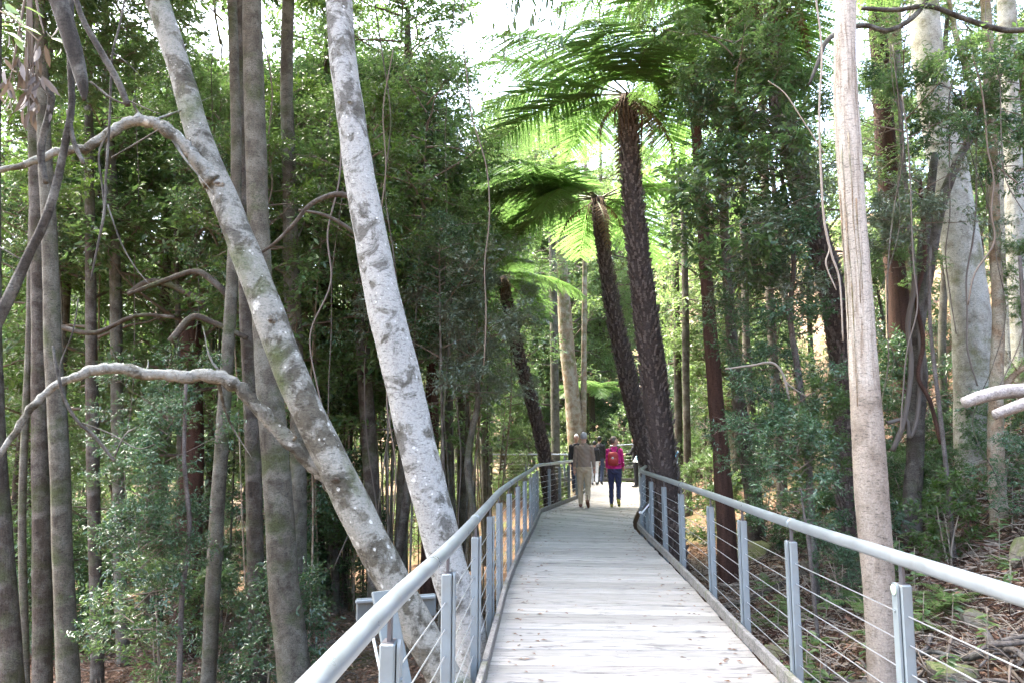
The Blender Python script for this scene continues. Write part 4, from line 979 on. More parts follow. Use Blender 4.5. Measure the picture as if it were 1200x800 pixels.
leafy("leafy shrub behind the slim tan-barked tree at the top of the bank", "bank_shrub", "shrub", [(1215, 560, 5), (1205, 450, 5), (1195, 300, 4)], 8.8,
      [("shrub3", 'leaf_mid', (1195, 110, 8.8), .5, 0), ("spray0", 'leaf_blue', (1190, 190, 8.8), .55, 1), ("shrub1", 'leaf_mid', (1205, 330, 9.4), .4, 2), ("shrub2", 'leaf_blue', (1195, 560, 9.), .35, 2)], 'deadwood')

# pendant sprays of long leaves hanging over the walkway from a tree outside the frame
def pendant(label, origin, d, anchor, n, seed):
    r = np.random.default_rng(seed)
    root = link("hanging_branch", None, loc=tuple(P(*anchor, d))); tag(root, label, "branch")
    b = P(*anchor, d); wood, lf = MB(), MB(); C, D = [], []
    for (px, py) in origin:
        e = P(px, py, d + r.uniform(-.4, .4)) - b
        pts = spline(np.array([(0, 0, 0), e * .5 + np.array((0, 0, .12 * np.linalg.norm(e))), e]), 6)
        wood.tube(pts, np.linspace(.009, .002, len(pts)), 4, cap=False)
        for k in range(n):
            t = r.uniform(.45, 1.0); i = t * (len(pts) - 1); p = pts[int(i)] + r.normal(0, .05, 3)
            C.append(p); D.append(r.normal(0, .35, 3) + np.array((0, 0, -1.)))
    C, D = np.array(C), np.array(D); s = r.uniform(.7, 1.15, len(C))
    add_leaves(lf, C, D, r.normal(0, 1, (len(C), 3)), .15 * s, .032 * s, True)
    link("twigs", wood.mesh("twigs", MAT['twig']), root)
    link("leaves", lf.mesh("leaves", MAT['leaf_dark']), root, kind="stuff")
pendant("branch with long dark drooping leaves hanging over the open sky gap", [(600, 15), (622, 40), (640, 30), (655, 60), (590, 55), (575, 40), (640, 75), (665, 25)], 7.5, (650, -60), 12, 1)
pendant("thin spray of drooping leaves hanging beside the dense dark-leaved tree", [(572, 85), (590, 95), (612, 105), (560, 70), (545, 20), (600, 80)], 8.5, (600, -70), 5, 2)
pendant("leafy branch dangling at the top above the tall tree fern", [(680, 20), (700, 40), (720, 15), (740, 30), (660, 5), (770, 20)], 9., (720, -70), 12, 3)

# ------------------------------------------------------------------ dead hanging branches close by on the left
def dead_branch(label, paths, d, mat='deadwood_dark', n=8, group=None, name="dead_branch", cat="branch", d1=None):
    b = P(paths[0][0][0], paths[0][0][1], d)
    root = link(name, None, loc=tuple(b)); tag(root, label, cat, group)
    for i, pts in enumerate(paths):
        s = spline(px_rows(pts, d, d1), 6)
        link("limb" if i == 0 else "twig", MB().tube(s[:, :3] - b, s[:, 3], n, rough=.1, seed=i).mesh("limb", MAT[mat]), root)
    return root
dead_branch("thick dark broken branch end hanging down beside the arching branch", [[(60, -60, 24), (66, -10, 23), (78, 30, 22), (90, 70, 19), (97, 100, 13), (99, 118, 4)]], 3.4)
dead_branch("thin dark stick hanging with a pale cut tip", [[(80, -40, 6), (95, 18, 7), (118, 60, 8), (138, 95, 8), (150, 124, 7)], [(106, 96, 2.5), (130, 115, 2.5), (148, 123, 2)], [(150, 118, 2), (168, 126, 1.5), (188, 134, 1)]], 3.3)
dead_branch("long crooked dead limb dropping from above to the outer edge of the wood", [[(84, -40, 8), (82, 60, 8), (84, 120, 8), (78, 160, 9), (64, 225, 10), (50, 265, 11), (35, 295, 11), (12, 345, 13), (-20, 410, 15)], [(80, 130, 6), (86, 165, 6), (98, 192, 5)], [(18, 72, 6), (36, 88, 8), (58, 108, 9), (58, 130, 8), (50, 160, 8), (48, 185, 8), (54, 215, 6)], [(40, 285, 2.5), (30, 305, 2), (0, 290, 1.5)]], 3.7)
dead_branch("wiry forked dead twig dangling in front of the leaning trunk", [[(152, -30, 3), (140, 30, 3), (132, 62, 3), (130, 100, 3), (128, 150, 3.2), (124, 210, 3.2), (122, 250, 3.5), (114, 290, 3), (106, 330, 2)], [(128, 155, 2.5), (116, 180, 2.5), (120, 220, 2.5), (122, 245, 2)], [(131, 185, 2), (160, 168, 2), (186, 152, 1.5)], [(126, 240, 2), (140, 280, 2), (156, 310, 1.5), (176, 335, 1)], [(132, 62, 2), (150, 75, 1.5), (165, 90, 1)]], 3.6, n=6)
dead_branch("bare dead twig forking downwards below the arching branch", [[(62, 405, 3), (66, 430, 4), (75, 465, 4), (90, 492, 4), (112, 512, 4), (134, 540, 3.5)], [(75, 470, 3), (70, 430, 2), (85, 390, 2), (92, 350, 1.5)], [(96, 495, 2), (130, 508, 1.8), (160, 525, 1.5), (182, 520, 1)], [(134, 535, 2.5), (146, 510, 2), (160, 500, 1.2)]], 3.6, n=6)
dead_branch("bleached broken branch pointing out from the bank beside the tan-barked tree", [[(1250, 452, 17), (1200, 457, 17), (1175, 459, 17), (1150, 465, 16), (1130, 472, 14)]], 5.6, 'deadwood_white', 10)
dead_branch("second bleached branch end just below the longer bleached one", [[(1250, 455, 16), (1210, 470, 15), (1190, 477, 14), (1166, 486, 12)]], 5.5, 'deadwood_white', 10)
dead_branch("dark looping branch arching across the thick pale trunk", [[(948, 100, 3), (958, 75, 5), (972, 45, 6), (1010, 30, 6), (1040, 36, 6), (1068, 22, 6), (1086, 0, 5), (1100, -30, 4)], [(1010, 10, 5), (1050, 12, 6), (1090, 8, 6), (1130, 22, 6), (1180, 36, 7), (1230, 30, 7)]], 8.4)
dead_branch("thin pale vine hanging beside the peeling gum trunk", [[(955, -10, 2.5), (963, 60, 2.5), (960, 130, 2.5), (962, 200, 3), (966, 260, 3), (975, 300, 3), (984, 330, 2.5), (988, 400, 2)], [(966, 180, 1.5), (940, 140, 1.5), (920, 110, 1.5), (900, 95, 1.2)], [(966, 260, 2), (972, 290, 2), (968, 310, 2), (980, 340, 1.5)]], 6.1, 'twig_pale', 6, name="hanging_vine", cat="vine")
dead_branch("bare pale twig arching across the bank shrub", [[(925, 470, 3), (918, 440, 3), (905, 425, 3), (880, 428, 2.5), (850, 432, 2)], [(918, 445, 2), (930, 455, 2), (955, 470, 2)]], 9.9, 'twig_pale', 6)
vr = random.Random(8)
for i in range(20):
    left = i < 11
    px = vr.uniform(30, 570) if left else vr.uniform(1030, 1195); d = vr.uniform(8, 14) if left else vr.uniform(7.5, 10)
    y0, y1 = vr.uniform(-40, 120), vr.uniform(380, 720); 
    if not left: y1 = vr.uniform(250, 560)
    amp = vr.uniform(6, 26); w = vr.uniform(1.0, 2.2)
    pts = [(px + amp * math.sin(t * vr.uniform(3, 6) + i) + vr.uniform(-4, 4), y0 + (y1 - y0) * t, w) for t in np.linspace(0, 1, 9)]
    dead_branch("thin bare vine hanging down through the shaded wood" if left else "thin bare vine hanging among the pale trunks of the bank", [pts], d, vr.choice(['vine', 'twig', 'bark_dark']), 5, "vines in the shaded wood" if left else "vines among the bank trunks", "hanging_vine", "vine")
dead_branch("dark crooked branch curving down behind the bleached leaning trunk", [[(440, 236, 8), (416, 232, 8), (392, 228, 7), (364, 240, 6), (345, 262, 5), (322, 285, 4), (300, 300, 3)], [(430, 285, 6), (406, 266, 5), (380, 252, 4), (350, 246, 3)]], 7.4, 'bark_dark', 8)
# arching bare limbs inside the left wood
for i, pts in enumerate([[(200, 400, 9), (225, 372, 8), (250, 378, 7), (290, 396, 6)], [(272, 352, 8), (250, 330, 8), (228, 318, 7), (190, 330, 6), (150, 345, 4)], [(60, 380, 7), (110, 390, 6), (160, 370, 5), (205, 372, 4)], [(150, 345, 8), (175, 330, 8), (205, 336, 8), (240, 356, 7)], [(270, 452, 5), (220, 462, 5), (170, 500, 3)], [(470, 330, 5), (500, 320, 5), (530, 335, 4), (560, 330, 3)]]):
    dead_branch("crooked dark limb crossing between trunks of the shaded wood", [pts], 11 + i * .7, 'bark_dark', 7, "crooked limbs in the shaded wood", "crooked_limb")
def dead_leaves(label, spots, d, seed):
    r = np.random.default_rng(seed); b = P(spots[0][0], spots[0][1] - 30, d)
    root = link("dead_leaf_cluster", None, loc=tuple(b)); tag(root, label, "dead leaves")
    lf, wd = MB(), MB(); C, D = [], []
    for px, py, k in spots:
        c = P(px, py, d) - b
        wd.tube(np.array([(0, 0, .3), c * .6 + (0, 0, .1), c]), [.008, .006, .003], 4, cap=False)
        for _ in range(k): C.append(c + r.normal(0, .035, 3) * (1, 1, 1.6)); D.append(r.normal(0, .3, 3) + np.array((0, 0, -1.)))
    s = r.uniform(.6, 1.2, len(C))
    add_leaves(lf, np.array(C), np.array(D), r.normal(0, 1, (len(C), 3)), .10 * s, .028 * s, True)
    link("leaves", lf.mesh("leaves", MAT['dead_leaf']), root, kind="stuff"); link("twigs", wd.mesh("twigs", MAT['twig']), root)
dead_leaves("cluster of shrivelled grey-brown leaves dangling by the broken branch end", [(30, 60, 12), (36, 90, 14), (32, 115, 14), (14, 80, 10), (10, 105, 8), (40, 120, 8), (52, 40, 8)], 3.6, 4)
def fresh_spray():
    r = np.random.default_rng(3); d = 3.5; b = P(-10, 10, d)
    root = link("leafy_twig", None, loc=tuple(b)); tag(root, "fresh green twig reaching in beside the shrivelled grey-brown leaves", "twig")
    wd, lf = MB(), MB(); e = P(45, 48, d) - b
    pts = spline(np.array([(-.3, 0, .05), (0, 0, 0), e * .6 + (0, 0, .02), e]), 5); wd.tube(pts, .003, 4)
    C = [P(*q, d) - b for q in [(2, 30), (8, 38), (18, 42), (20, 30), (5, 5), (2, 12), (60, 45), (28, 8)]]
    add_leaves(lf, np.array(C), np.array([(.9, -.1, -.35)] * 8) + r.normal(0, .25, (8, 3)), np.array([(0, -.6, .8)] * 8) + r.normal(0, .3, (8, 3)), r.uniform(.09, .14, 8), .035, True)
    link("twig", wd.mesh("twig", MAT['twig_pale']), root); link("leaves", lf.mesh("leaves", MAT['leaf_light']), root, kind="stuff")
fresh_spray()

fill(16, (900, 1200), (8.5, 13), shrub("{size} {leaf} shrub low on the leaf-littered bank", "shrubs low on the bank", ['leaf_blue', 'leaf_mid', 'leaf_dark'], (.2, .42)), 41, 2.4)

# ------------------------------------------------------------------ bank: rocks, fallen wood, ferns, litter
rr = random.Random(21)
def rock(label, x, y, s, seed, group=None, sink=.35):
    r = np.random.default_rng(seed); mb = MB(); mb.ell((0, 0, 0), (1, 1, 1), 26, 18)
    v = mb.v[0]
    for _ in range(18):
        n = unit(r.normal(0, 1, 3)); k = r.uniform(.42, .8); dd = v @ n; v = v - np.outer(np.maximum(dd - k, 0) * 1.0, n)
    v = v * (1 + .05 * np.sin(v @ r.normal(0, 5, (3, 3))).sum(1)[:, None] / 3 + .03 * np.sin(v @ r.normal(0, 14, (3, 3))).sum(1)[:, None] / 3) * np.array(s) * .85
    mb.v[0] = v
    z = gz(x, y)
    o = link("rock", mb.mesh("rock", MAT['rock'], False), None, (x, y, z + s[2] * sink), (r.uniform(-.3, .3), r.uniform(-.3, .3), r.uniform(0, 6)))
    tag(o, label, "rock", group)
for i, (px, py, d, s, lab) in enumerate([(1125, 655, 7.6, (.26, .2, .24), "upright mossy rock below the slim tan-barked tree"), (1085, 600, 9.6, (.3, .25, .2), "mossy rock beside the dark snag"), (850, 790, 6.6, (.35, .3, .14), "flat mossy slab at the foot of the railing"),
         (945, 765, 6.9, (.2, .16, .14), "small bright-mossed rock on the litter by the gum trunk"), (1090, 700, 6.9, (.34, .28, .24), "greyish rock beside the tangle of dead branches"), (975, 545, 13, (.7, .5, .5), "broad sandstone outcrop under the leaning tree fern"),
         (875, 525, 15, (.7, .5, .45), "mossed boulder beneath the thin dark trunks"), (1195, 605, 8.2, (.3, .3, .3), "yellow-mossed boulder behind the slim tan-barked tree"), (900, 660, 8.6, (.3, .25, .2), "dark half-buried rock beneath the bank shrub"), (1110, 560, 11, (.4, .3, .3), "mossy rock at the foot of the thick pale trunk")]):
    x = (px - 600) / F_PX * d; rock(lab, x, d, s, i)

def fallen(label, group, n, xr, yr, mats, lr, rr_, seed, pile=0., name="fallen_branch", forks=2):
    r = random.Random(seed)
    for i in range(n):
        x, y = r.uniform(*xr), r.uniform(*yr); L = r.uniform(*lr); a = r.uniform(0, 6.3); rad = r.uniform(*rr_)
        m = 7; bow = r.uniform(-.25, .25) * L; pts = []
        h = r.uniform(0, pile)
        for t in np.linspace(-.5, .5, m):
            px, py = x + math.cos(a) * L * t - math.sin(a) * bow * (4 * t * t), y + math.sin(a) * L * t + math.cos(a) * bow * (4 * t * t)
            pts.append((px, py, gz(px, py) + rad * .5 + h * (.4 + r.uniform(0, .6)) + r.uniform(0, .03)))
        c = float(np.interp(y, [k[1] for k in C_KEYS], [k[0] for k in C_KEYS]))
        if min(abs(p[0] - float(np.interp(p[1], [k[1] for k in C_KEYS], [k[0] for k in C_KEYS]))) for p in pts) < 1.45: continue
        pts = np.array(pts); b = pts[m // 2].copy(); s = spline(pts, 4)
        mb = MB(); mb.tube(s - b, np.linspace(rad, rad * .45, len(s)), 7, rough=.1, seed=i)
        o = link(name, mb.mesh(name, MAT[r.choice(mats)]), None, tuple(b)); tag(o, label, "branch", group)
        for k in range(r.randint(0, forks)):
            j = r.randint(4, len(s) - 6); e = s[j] + np.array((r.uniform(-.35, .35), r.uniform(-.35, .35), r.uniform(-.02, .22))) * L * .8
            link("side_twig", MB().tube(spline(np.array([s[j], (s[j] + e) / 2 + np.array((r.uniform(-.04, .04), 0, .03)), e]), 4) - b, np.linspace(rad * .5, rad * .2, 9), 5).mesh("side_twig", o.data.materials[0]), o)
fallen("grey dead branch in the tangled pile below the bank railing", "dead branches in the tangled pile", 70, (2.9, 4.8), (4.4, 7.4), ['deadwood', 'deadwood_dark', 'deadwood', 'twig'], (.6, 1.6), (.012, .035), 1, .3)
fallen("brown fallen stick lying on the leaf-littered bank", "sticks on the bank", 80, (2.6, 8.0), (7.0, 16.0), ['twig', 'twig_pale', 'deadwood', 'bark_red'], (.6, 2.2), (.008, .026), 2, .12)
fallen("rotting log lying across the bank", "rotting logs on the bank", 5, (3.5, 6.0), (9.0, 14.0), ['bark_dark', 'bark_red'], (1.6, 2.8), (.06, .11), 3, .0, "log", 0)
fallen("dark fallen stick on the floor of the shaded wood", "sticks in the shaded wood", 50, (-6.5, -.9), (7.0, 17.0), ['deadwood_dark', 'twig', 'deadwood'], (.6, 2.0), (.01, .03), 4, .1)

def scatter_litter(name, label, n, xr, yr, mat, seed, size, kind='leaf', smin=1.15):
    r = np.random.default_rng(seed)
    x, y = r.uniform(*xr, n), r.uniform(yr[0] ** .7, yr[1] ** .7, n) ** (1 / .7)
    ck = np.array(C_KEYS); s = x - np.interp(y, ck[:, 1], ck[:, 0]); keep = np.abs(s) > smin
    x, y = x[keep], y[keep]; m = len(x); z = ground(x, y)
    C = np.stack([x, y, z + r.uniform(.0, .06, m)], 1); a = r.uniform(0, 6.3, m)
    D = np.stack([np.cos(a), np.sin(a), r.normal(0, .35, m)], 1); sc = r.uniform(.6, 1.5, m) * size
    mb = MB()
    if kind == 'leaf':
        add_leaves(mb, C, D, np.array((0, 0, 1.)) + r.normal(0, .5, (m, 3)), sc, sc * r.uniform(.25, .5, m))
    else:
        D = unit(D); S = unit(np.cross(D, (0, 0, 1.))); e = C + D * sc[:, None]; w = r.uniform(.0025, .007, m)[:, None]; u = np.array((0, 0, 1.))
        mid = (C + e) / 2 + r.normal(0, .08, (m, 3)) * sc[:, None]
        v = np.stack([C - S * w, C + S * w, C + u * w * 1.6, mid - S * w, mid + S * w, mid + u * w * 1.6, e - S * w * .5, e + S * w * .5, e + u * w], 1); b = np.arange(m)[:, None] * 9
        mb.add(v, np.concatenate([b + [i + k, i + (k + 1) % 3, i + 3 + (k + 1) % 3, i + 3 + k] for i in (0, 3) for k in range(3)]))
    o = link(name, mb.mesh(name, MAT[mat]), kind="stuff"); o["label"] = label; o["category"] = "litter"
scatter_litter("leaf_litter", "brown fallen leaves covering the bank beside the railing", 42000, (2.4, 10), (3.5, 19), 'litter', 1, .085)
scatter_litter("twig_litter", "fine brown twigs strewn over the bank", 15000, (2.4, 9), (4, 18), 'twig_pale', 2, .28, 'twig')
scatter_litter("bark_litter", "reddish shed bark ribbons strewn over the bank", 9000, (2.6, 9), (5, 18), 'bark_red', 5, .34, 'twig')
scatter_litter("wood_floor_litter", "dull fallen leaves covering the floor of the shaded wood", 26000, (-9, -.3), (4, 20), 'litter', 3, .09)
scatter_litter("wood_floor_twigs", "dark fine twigs strewn over the floor of the shaded wood", 7000, (-8, -.5), (5, 18), 'twig', 4, .35, 'twig')

def fern_plant(label, x, y, s, n, seed, group=None):
    r = random.Random(seed); z = gz(x, y)
    root = link("ground_fern", None, loc=(x, y, z)); tag(root, label, "fern", group)
    for i in range(n): link("frond", FSMALL[i % 2], root, (0, 0, .02), (0, r.uniform(-.2, .2), i * 2 * math.pi / n + r.uniform(-.3, .3)), s * r.uniform(.7, 1.1))
xf = lambda px, d: (px - 600) / F_PX * d
fern_plant("bright green fern between the grey rock and the tangled pile", xf(1125, 6.3), 6.3, .55, 7, 1)
for i in range(34):
    d = rr.uniform(7.0, 15); px = rr.uniform(880, 1190); fern_plant("small green fern growing on the leaf-littered bank", xf(px, d), d, rr.uniform(.4, .9), rr.randint(5, 8), i, "ferns on the bank")
for i in range(30):
    d = rr.uniform(6.2, 12); px = rr.uniform(880, 1190); x, y = xf(px, d), d; z = gz(x, y); r = np.random.default_rng(i)
    root = link("seedling", None, loc=(x, y, z)); tag(root, "leafy seedling sprouting from the leaf-littered bank", "seedling", "seedlings on the bank")
    h = rr.uniform(.25, .7); st = MB(); st.tube(np.array([(0, 0, 0), (.02, 0, h * .5), (.05, .02, h)]), [.006, .005, .003], 5); link("stem", st.mesh("stem", MAT['twig_pale']), root)
    k = 14; t = r.uniform(.35, 1, k); a = r.uniform(0, 6.3, k); lf = MB()
    add_leaves(lf, np.stack([t * .04, t * .01, t * h], 1), np.stack([np.cos(a), np.sin(a), r.uniform(-.3, .4, k)], 1), np.array((0, 0, 1.)) + r.normal(0, .3, (k, 3)), r.uniform(.07, .14, k), .045, True)
    link("leaves", lf.mesh("leaves", MAT[rr.choice(['leaf_mid', 'leaf_light'])]), root, kind="stuff")
# leaves fallen on the deck
r = np.random.default_rng(12); m = 420
yy = r.uniform(4, 22, m); side = r.random(m) < .5
xl = np.array([lerp_keys(L_KEYS, a) for a in yy]); xr_ = np.array([lerp_keys(R_KEYS, a) for a in yy])
xx = np.where(side, xl + .12 + r.exponential(.16, m), xr_ - .12 - r.exponential(.16, m)); a = r.uniform(0, 6.3, m)
mb = MB(); add_leaves(mb, np.stack([xx, yy, np.full(m, .006)], 1), np.stack([np.cos(a), np.sin(a), np.full(m, .05)], 1), np.array((0, 0, 1.)) + r.normal(0, .12, (m, 3)), r.uniform(.03, .07, m), .022)
o = link("deck_leaf_litter", mb.mesh("deck_leaf_litter", MAT['litter']), kind="stuff"); o["label"] = "small fallen leaves along the edges of the boardwalk"; o["category"] = "litter"

# ------------------------------------------------------------------ signs
def panel_sign(label, c, size, tilt, rz, colour, legs=True, name="information_sign"):
    c = np.array(c); g = 0.0 if abs(c[0] - float(np.interp(c[1], [k[1] for k in C_KEYS], [k[0] for k in C_KEYS]))) < 1 else gz(c[0], c[1])
    root = link(name, None, loc=(c[0], c[1], g), rot=(0, 0, rz)); tag(root, label, "sign")
    R = np.array(Matrix.Rotation(tilt, 3, 'X'))
    z = c[2] - g
    link("panel", MB().bbox((0, 0, z), (size[0], size[1], .025), .006, R).mesh("panel", MAT[colour[0]], False), root)
    link("printed_face", MB().box(tuple(np.array((0, 0, z)) + R @ np.array((0, 0, .0155))), (size[0] * .86, size[1] * .84, .004), R).mesh("printed_face", MAT[colour[1]], False), root)
    if legs:
        for sx in (-.3, .3): link("leg", MB().bbox((sx * size[0], 0, (z - .03) / 2 - .1), (.045, .045, z + .1), .004).mesh("leg", MAT['steel'], False), root)
MAT['sign_white'] = plain("sign_white", (.72, .76, .76), .4, 0, .05)
MAT['sign_blue'] = plain("sign_print_blue", (.12, .34, .48), .4, 0, .5, 14)
MAT['sign_dark'] = plain("sign_dark_plate", (.03, .03, .035), .4)
MAT['teal'] = plain("turquoise_paint", (.03, .42, .45), .4)
panel_sign("tilted information panel on legs at the railing before the far end", P(747, 531, 24.6) + (.12, 0, 0), (.5, .62, 0), 1.0, -1.25, ('sign_white', 'sign_blue'))
panel_sign("white-edged information panel with blue print beside the thick tree fern trunk", P(790, 535, 15.2), (.16, .26, 0), 1.15, -.5, ('sign_white', 'sign_blue'))
panel_sign("low dark plant label tilted behind the bank railing near the tree ferns", P(758, 590, 13.4) + (.02, 0, 0), (.10, .42, 0), .8, -1.3, ('sign_white', 'sign_dark'))
c = P(783, 506, 15.2); g = gz(c[0], c[1])
root = link("marker_post", None, loc=(c[0], c[1], g)); tag(root, "small round turquoise marker on a thin stake beside the tree fern trunk", "marker")
link("stake", MB().tube([(0, 0, -.1), (0, 0, c[2] - g)], .012, 6).mesh("stake", MAT['steel_dark']), root)
link("marker_disc", MB().tube([(0, -.02, c[2] - g), (0, -.032, c[2] - g)], .06, 16).mesh("marker_disc", MAT['teal']), root)

# ------------------------------------------------------------------ people
def cloth(name, col, rough=.85): return plain(name, col, rough, 0, .18, 22.)
MAT['skin'] = plain("skin", (.5, .3, .22), .5, 0, .06); MAT['skin_dark'] = plain("skin_tanned", (.3, .17, .12), .5, 0, .06)
MAT['hair_grey'] = plain("hair_grey", (.3, .3, .31), .6, 0, .3, 60); MAT['hair_brown'] = plain("hair_brown", (.10, .075, .06), .6, 0, .3, 60); MAT['hair_white'] = plain("hair_white", (.62, .6, .56), .6, 0, .2, 60); MAT['hair_black'] = plain("hair_black", (.012, .011, .012), .5)
MAT['sweater_brown'] = cloth("sweater_brown", (.25, .195, .15)); MAT['khaki'] = cloth("trousers_khaki", (.44, .36, .25)); MAT['magenta'] = cloth("jumper_magenta", (.46, .012, .17)); MAT['navy'] = cloth("trousers_navy", (.026, .03, .075))
MAT['black'] = cloth("cloth_black", (.012, .012, .014)); MAT['denim'] = cloth("denim", (.03, .04, .075)); MAT['shirt_blue'] = cloth("shirt_pale_blue", (.45, .52, .6)); MAT['white'] = cloth("cloth_white", (.62, .62, .62)); MAT['shoe_brown'] = cloth("shoe_brown", (.13, .05, .03), .5); MAT['shoe_dark'] = cloth("shoe_dark", (.02, .02, .022), .5)
MAT['sole_yellow'] = plain("sole_yellow", (.5, .45, .05), .6); MAT['pack_red'] = cloth("backpack_red", (.36, .03, .03), .6); MAT['pack_strap'] = cloth("backpack_strap", (.08, .02, .025)); MAT['lens'] = plain("dark_glass", (.02, .02, .02), .15)

def body(rows, n=18):
    """loft of elliptical rings: rows (x,y,z,rx,ry)"""
    rows = np.asarray(rows, float); th = np.arange(n) / n * 2 * np.pi; k = len(rows); mb = MB()
    v = np.stack([rows[:, 0:1] + rows[:, 3:4] * np.cos(th), rows[:, 1:2] + rows[:, 4:5] * np.sin(th), np.repeat(rows[:, 2:3], n, 1)], -1).reshape(-1, 3)
    i, j = np.meshgrid(np.arange(k - 1), np.arange(n), indexing='ij'); j2 = (j + 1) % n
    q = np.stack([i * n + j, i * n + j2, (i + 1) * n + j2, (i + 1) * n + j], -1).reshape(-1, 4); jj = np.arange(n)
    v = np.concatenate([v, rows[:1, :3], rows[-1:, :3]])
    t = np.concatenate([np.stack([np.full(n, k * n), (jj + 1) % n, jj], 1), np.stack([np.full(n, k * n + 1), (k - 1) * n + jj, (k - 1) * n + (jj + 1) % n], 1)])
    return mb.add(v, [q, t])

def person(label, loc, rz, H, top, legs, shoe, hair, skin='skin', pose=None, vox=.010, fem=False, sole=None, headturn=0., headtilt=0., long_hair=False, vest=None, lean=.03):
    p = dict(lh=(0., 0.), rh=(0., 0.), larm=(.12, .05, .15), rarm=(.12, .05, .15)); p.update(pose or {})
    k = H / 1.75; prims = []                      # (mesh builder, material key)
    sw = .185 if not fem else .165                # shoulder half width
    hw = .155 if not fem else .165
    hipz = .90
    prims.append((body([(0, 0, .80, hw * .75, .10), (0, -.005, .86, hw, .125), (0, -.01, .93, hw * 1.02, .128), (0, 0, .985, hw * .95, .115)]), legs))
    ly = lambda z: lean * (z - .9)
    prims.append((body([(0, ly(.95), .935, hw * 1.07, .136), (0, ly(1.0), 1.0, hw * 1.06, .132), (0, ly(1.1), 1.10, hw * 1.04, .125), (0, ly(1.25), 1.25, sw * .93, .128), (0, ly(1.36), 1.37, sw * .98, .118), (0, ly(1.43), 1.43, sw * .86, .095), (0, ly(1.47), 1.475, sw * .52, .075), (0, ly(1.5), 1.505, .062, .06)]), top))
    hd = np.array((0, ly(1.62) + .02, 1.635))
    prims.append((MB().tube([(0, ly(1.46), 1.44), (0, ly(1.5) + .008, 1.50), (0, ly(1.58) + .015, 1.585)], [.062, .055, .055], 12), skin))
    Rh = np.array(Matrix.Rotation(headturn, 3, 'Z') @ Matrix.Rotation(headtilt, 3, 'X'))
    HP = lambda q: hd + Rh @ np.array(q)
    prims.append((MB().ell(HP((0, -.005, .015)), (.076, .096, .105), 16, 12, Rh), skin))
    prims.append((MB().ell(HP((0, .035, -.05)), (.055, .062, .062), 12, 8, Rh), skin))
    prims.append((MB().tube([HP((0, .088, .018)), HP((0, .108, -.018)), HP((0, .09, -.026))], [.009, .015, .008], 8), skin))
    for s in (-1, 1):
        prims.append((MB().ell(HP((s * .078, -.005, -.005)), (.011, .020, .030), 8, 6, Rh), skin))
        prims.append((MB().ell(HP((s * .032, .082, .02)), (.014, .008, .008), 8, 6, Rh), skin))
    prims.append((MB().ell(HP((0, .088, -.055)), (.024, .010, .008), 8, 6, Rh), skin))
    for s, key, ak in ((-1, 'lh', 'larm'), (1, 'rh', 'rarm')):
        th, kn = p[key]                           # thigh swing (forward +), knee bend
        hip = np.array((s * .09, 0, .88)); tl, sl = .42, .40
        knee = hip + np.array((s * .005, math.sin(th) * tl, -math.cos(th) * tl)); a2 = th - kn
        ank = knee + np.array((0, math.sin(a2) * sl, -math.cos(a2) * sl))
        prims.append((MB().tube(np.array([hip + (0, 0, .03), hip * .6 + knee * .4, knee, knee * .62 + ank * .38, ank + (0, 0, .01)]), [.098, .088, .066, .064, .056], 14), legs))
        fa = p.get('foot' + key[0], a2 * .6 if a2 < 0 else 0.)
        Rf = np.array(Matrix.Rotation(fa, 3, 'X'))
        FP = lambda q: ank + Rf @ np.array(q)
        prims.append((MB().tube([FP((0, -.055, -.035)), FP((0, 0, -.03)), FP((s * .008, .09, -.045)), FP((s * .012, .165, -.055))], [.04, .047, .042, .026], 12), shoe))
        if sole: prims.append((MB().tube([FP((0, -.06, -.068)), FP((0, .02, -.071)), FP((s * .01, .15, -.076))], [.036, .038, .03], 10, flat=1.), sole))
        out, fw, bend = p[ak]                     # arm: outward angle, forward swing, elbow bend
        sh = np.array((s * (sw - .012), ly(1.41), 1.405)); ul, fl = .285, .25
        el = sh + np.array((s * math.sin(out) * ul, math.sin(fw) * ul, -math.cos(out) * math.cos(fw) * ul)); f2 = fw + bend
        wr = el + np.array((s * math.sin(out * .35) * fl, math.sin(f2) * fl, -math.cos(f2) * fl))
        prims.append((MB().tube(np.array([sh + (-s * .03, 0, .015), sh, sh * .5 + el * .5, el, el * .5 + wr * .5, wr]), [.055, .066, .058, .050, .046, .037], 12), top))
        dh = unit(wr - el); sd = np.array((s, 0, 0.)); hb = wr + dh * .01
        fr = unit(np.cross(dh, sd)) * s
        prims.append((MB().tube([wr - dh * .01, wr + dh * .04, wr + dh * .095], [.026, .036, .034], 10, flat=1.), skin))
        for f, ln in enumerate((.062, .075, .07, .055)):
            o = wr + dh * .09 + fr * (.028 - .0185 * f)
            prims.append((MB().tube([o, o + dh * ln * .55 - sd * .004, o + dh * ln * .95 - sd * .02], [.0088, .0082, .007], 6), skin))
        o = wr + dh * .035 + fr * .028
        prims.append((MB().tube([o, o + fr * .025 + dh * .03, o + fr * .028 + dh * .065], [.011, .0095, .008], 6), skin))
    # one continuous surface
    allm = MB(); src, lab = [], []
    mats = list(dict.fromkeys(m for _, m in prims))
    for mb, m in prims:
        v = np.concatenate(mb.v); f = mb.f
        allm.add(v, list(f)); src.append(v); lab += [mats.index(m)] * len(v)
    me = allm.mesh("body_raw", MAT['skin'])
    tmp = link("tmp_body", me); md = tmp.modifiers.new("r", 'REMESH'); md.mode = 'VOXEL'; md.voxel_size = vox; sm = tmp.modifiers.new("s", 'SMOOTH'); sm.factor = .5; sm.iterations = 2
    dg = bpy.context.evaluated_depsgraph_get(); dg.update()
    out = bpy.data.meshes.new_from_object(tmp.evaluated_get(dg)); bpy.data.objects.remove(tmp)
    src = np.concatenate(src); kd = kdtree.KDTree(len(src))
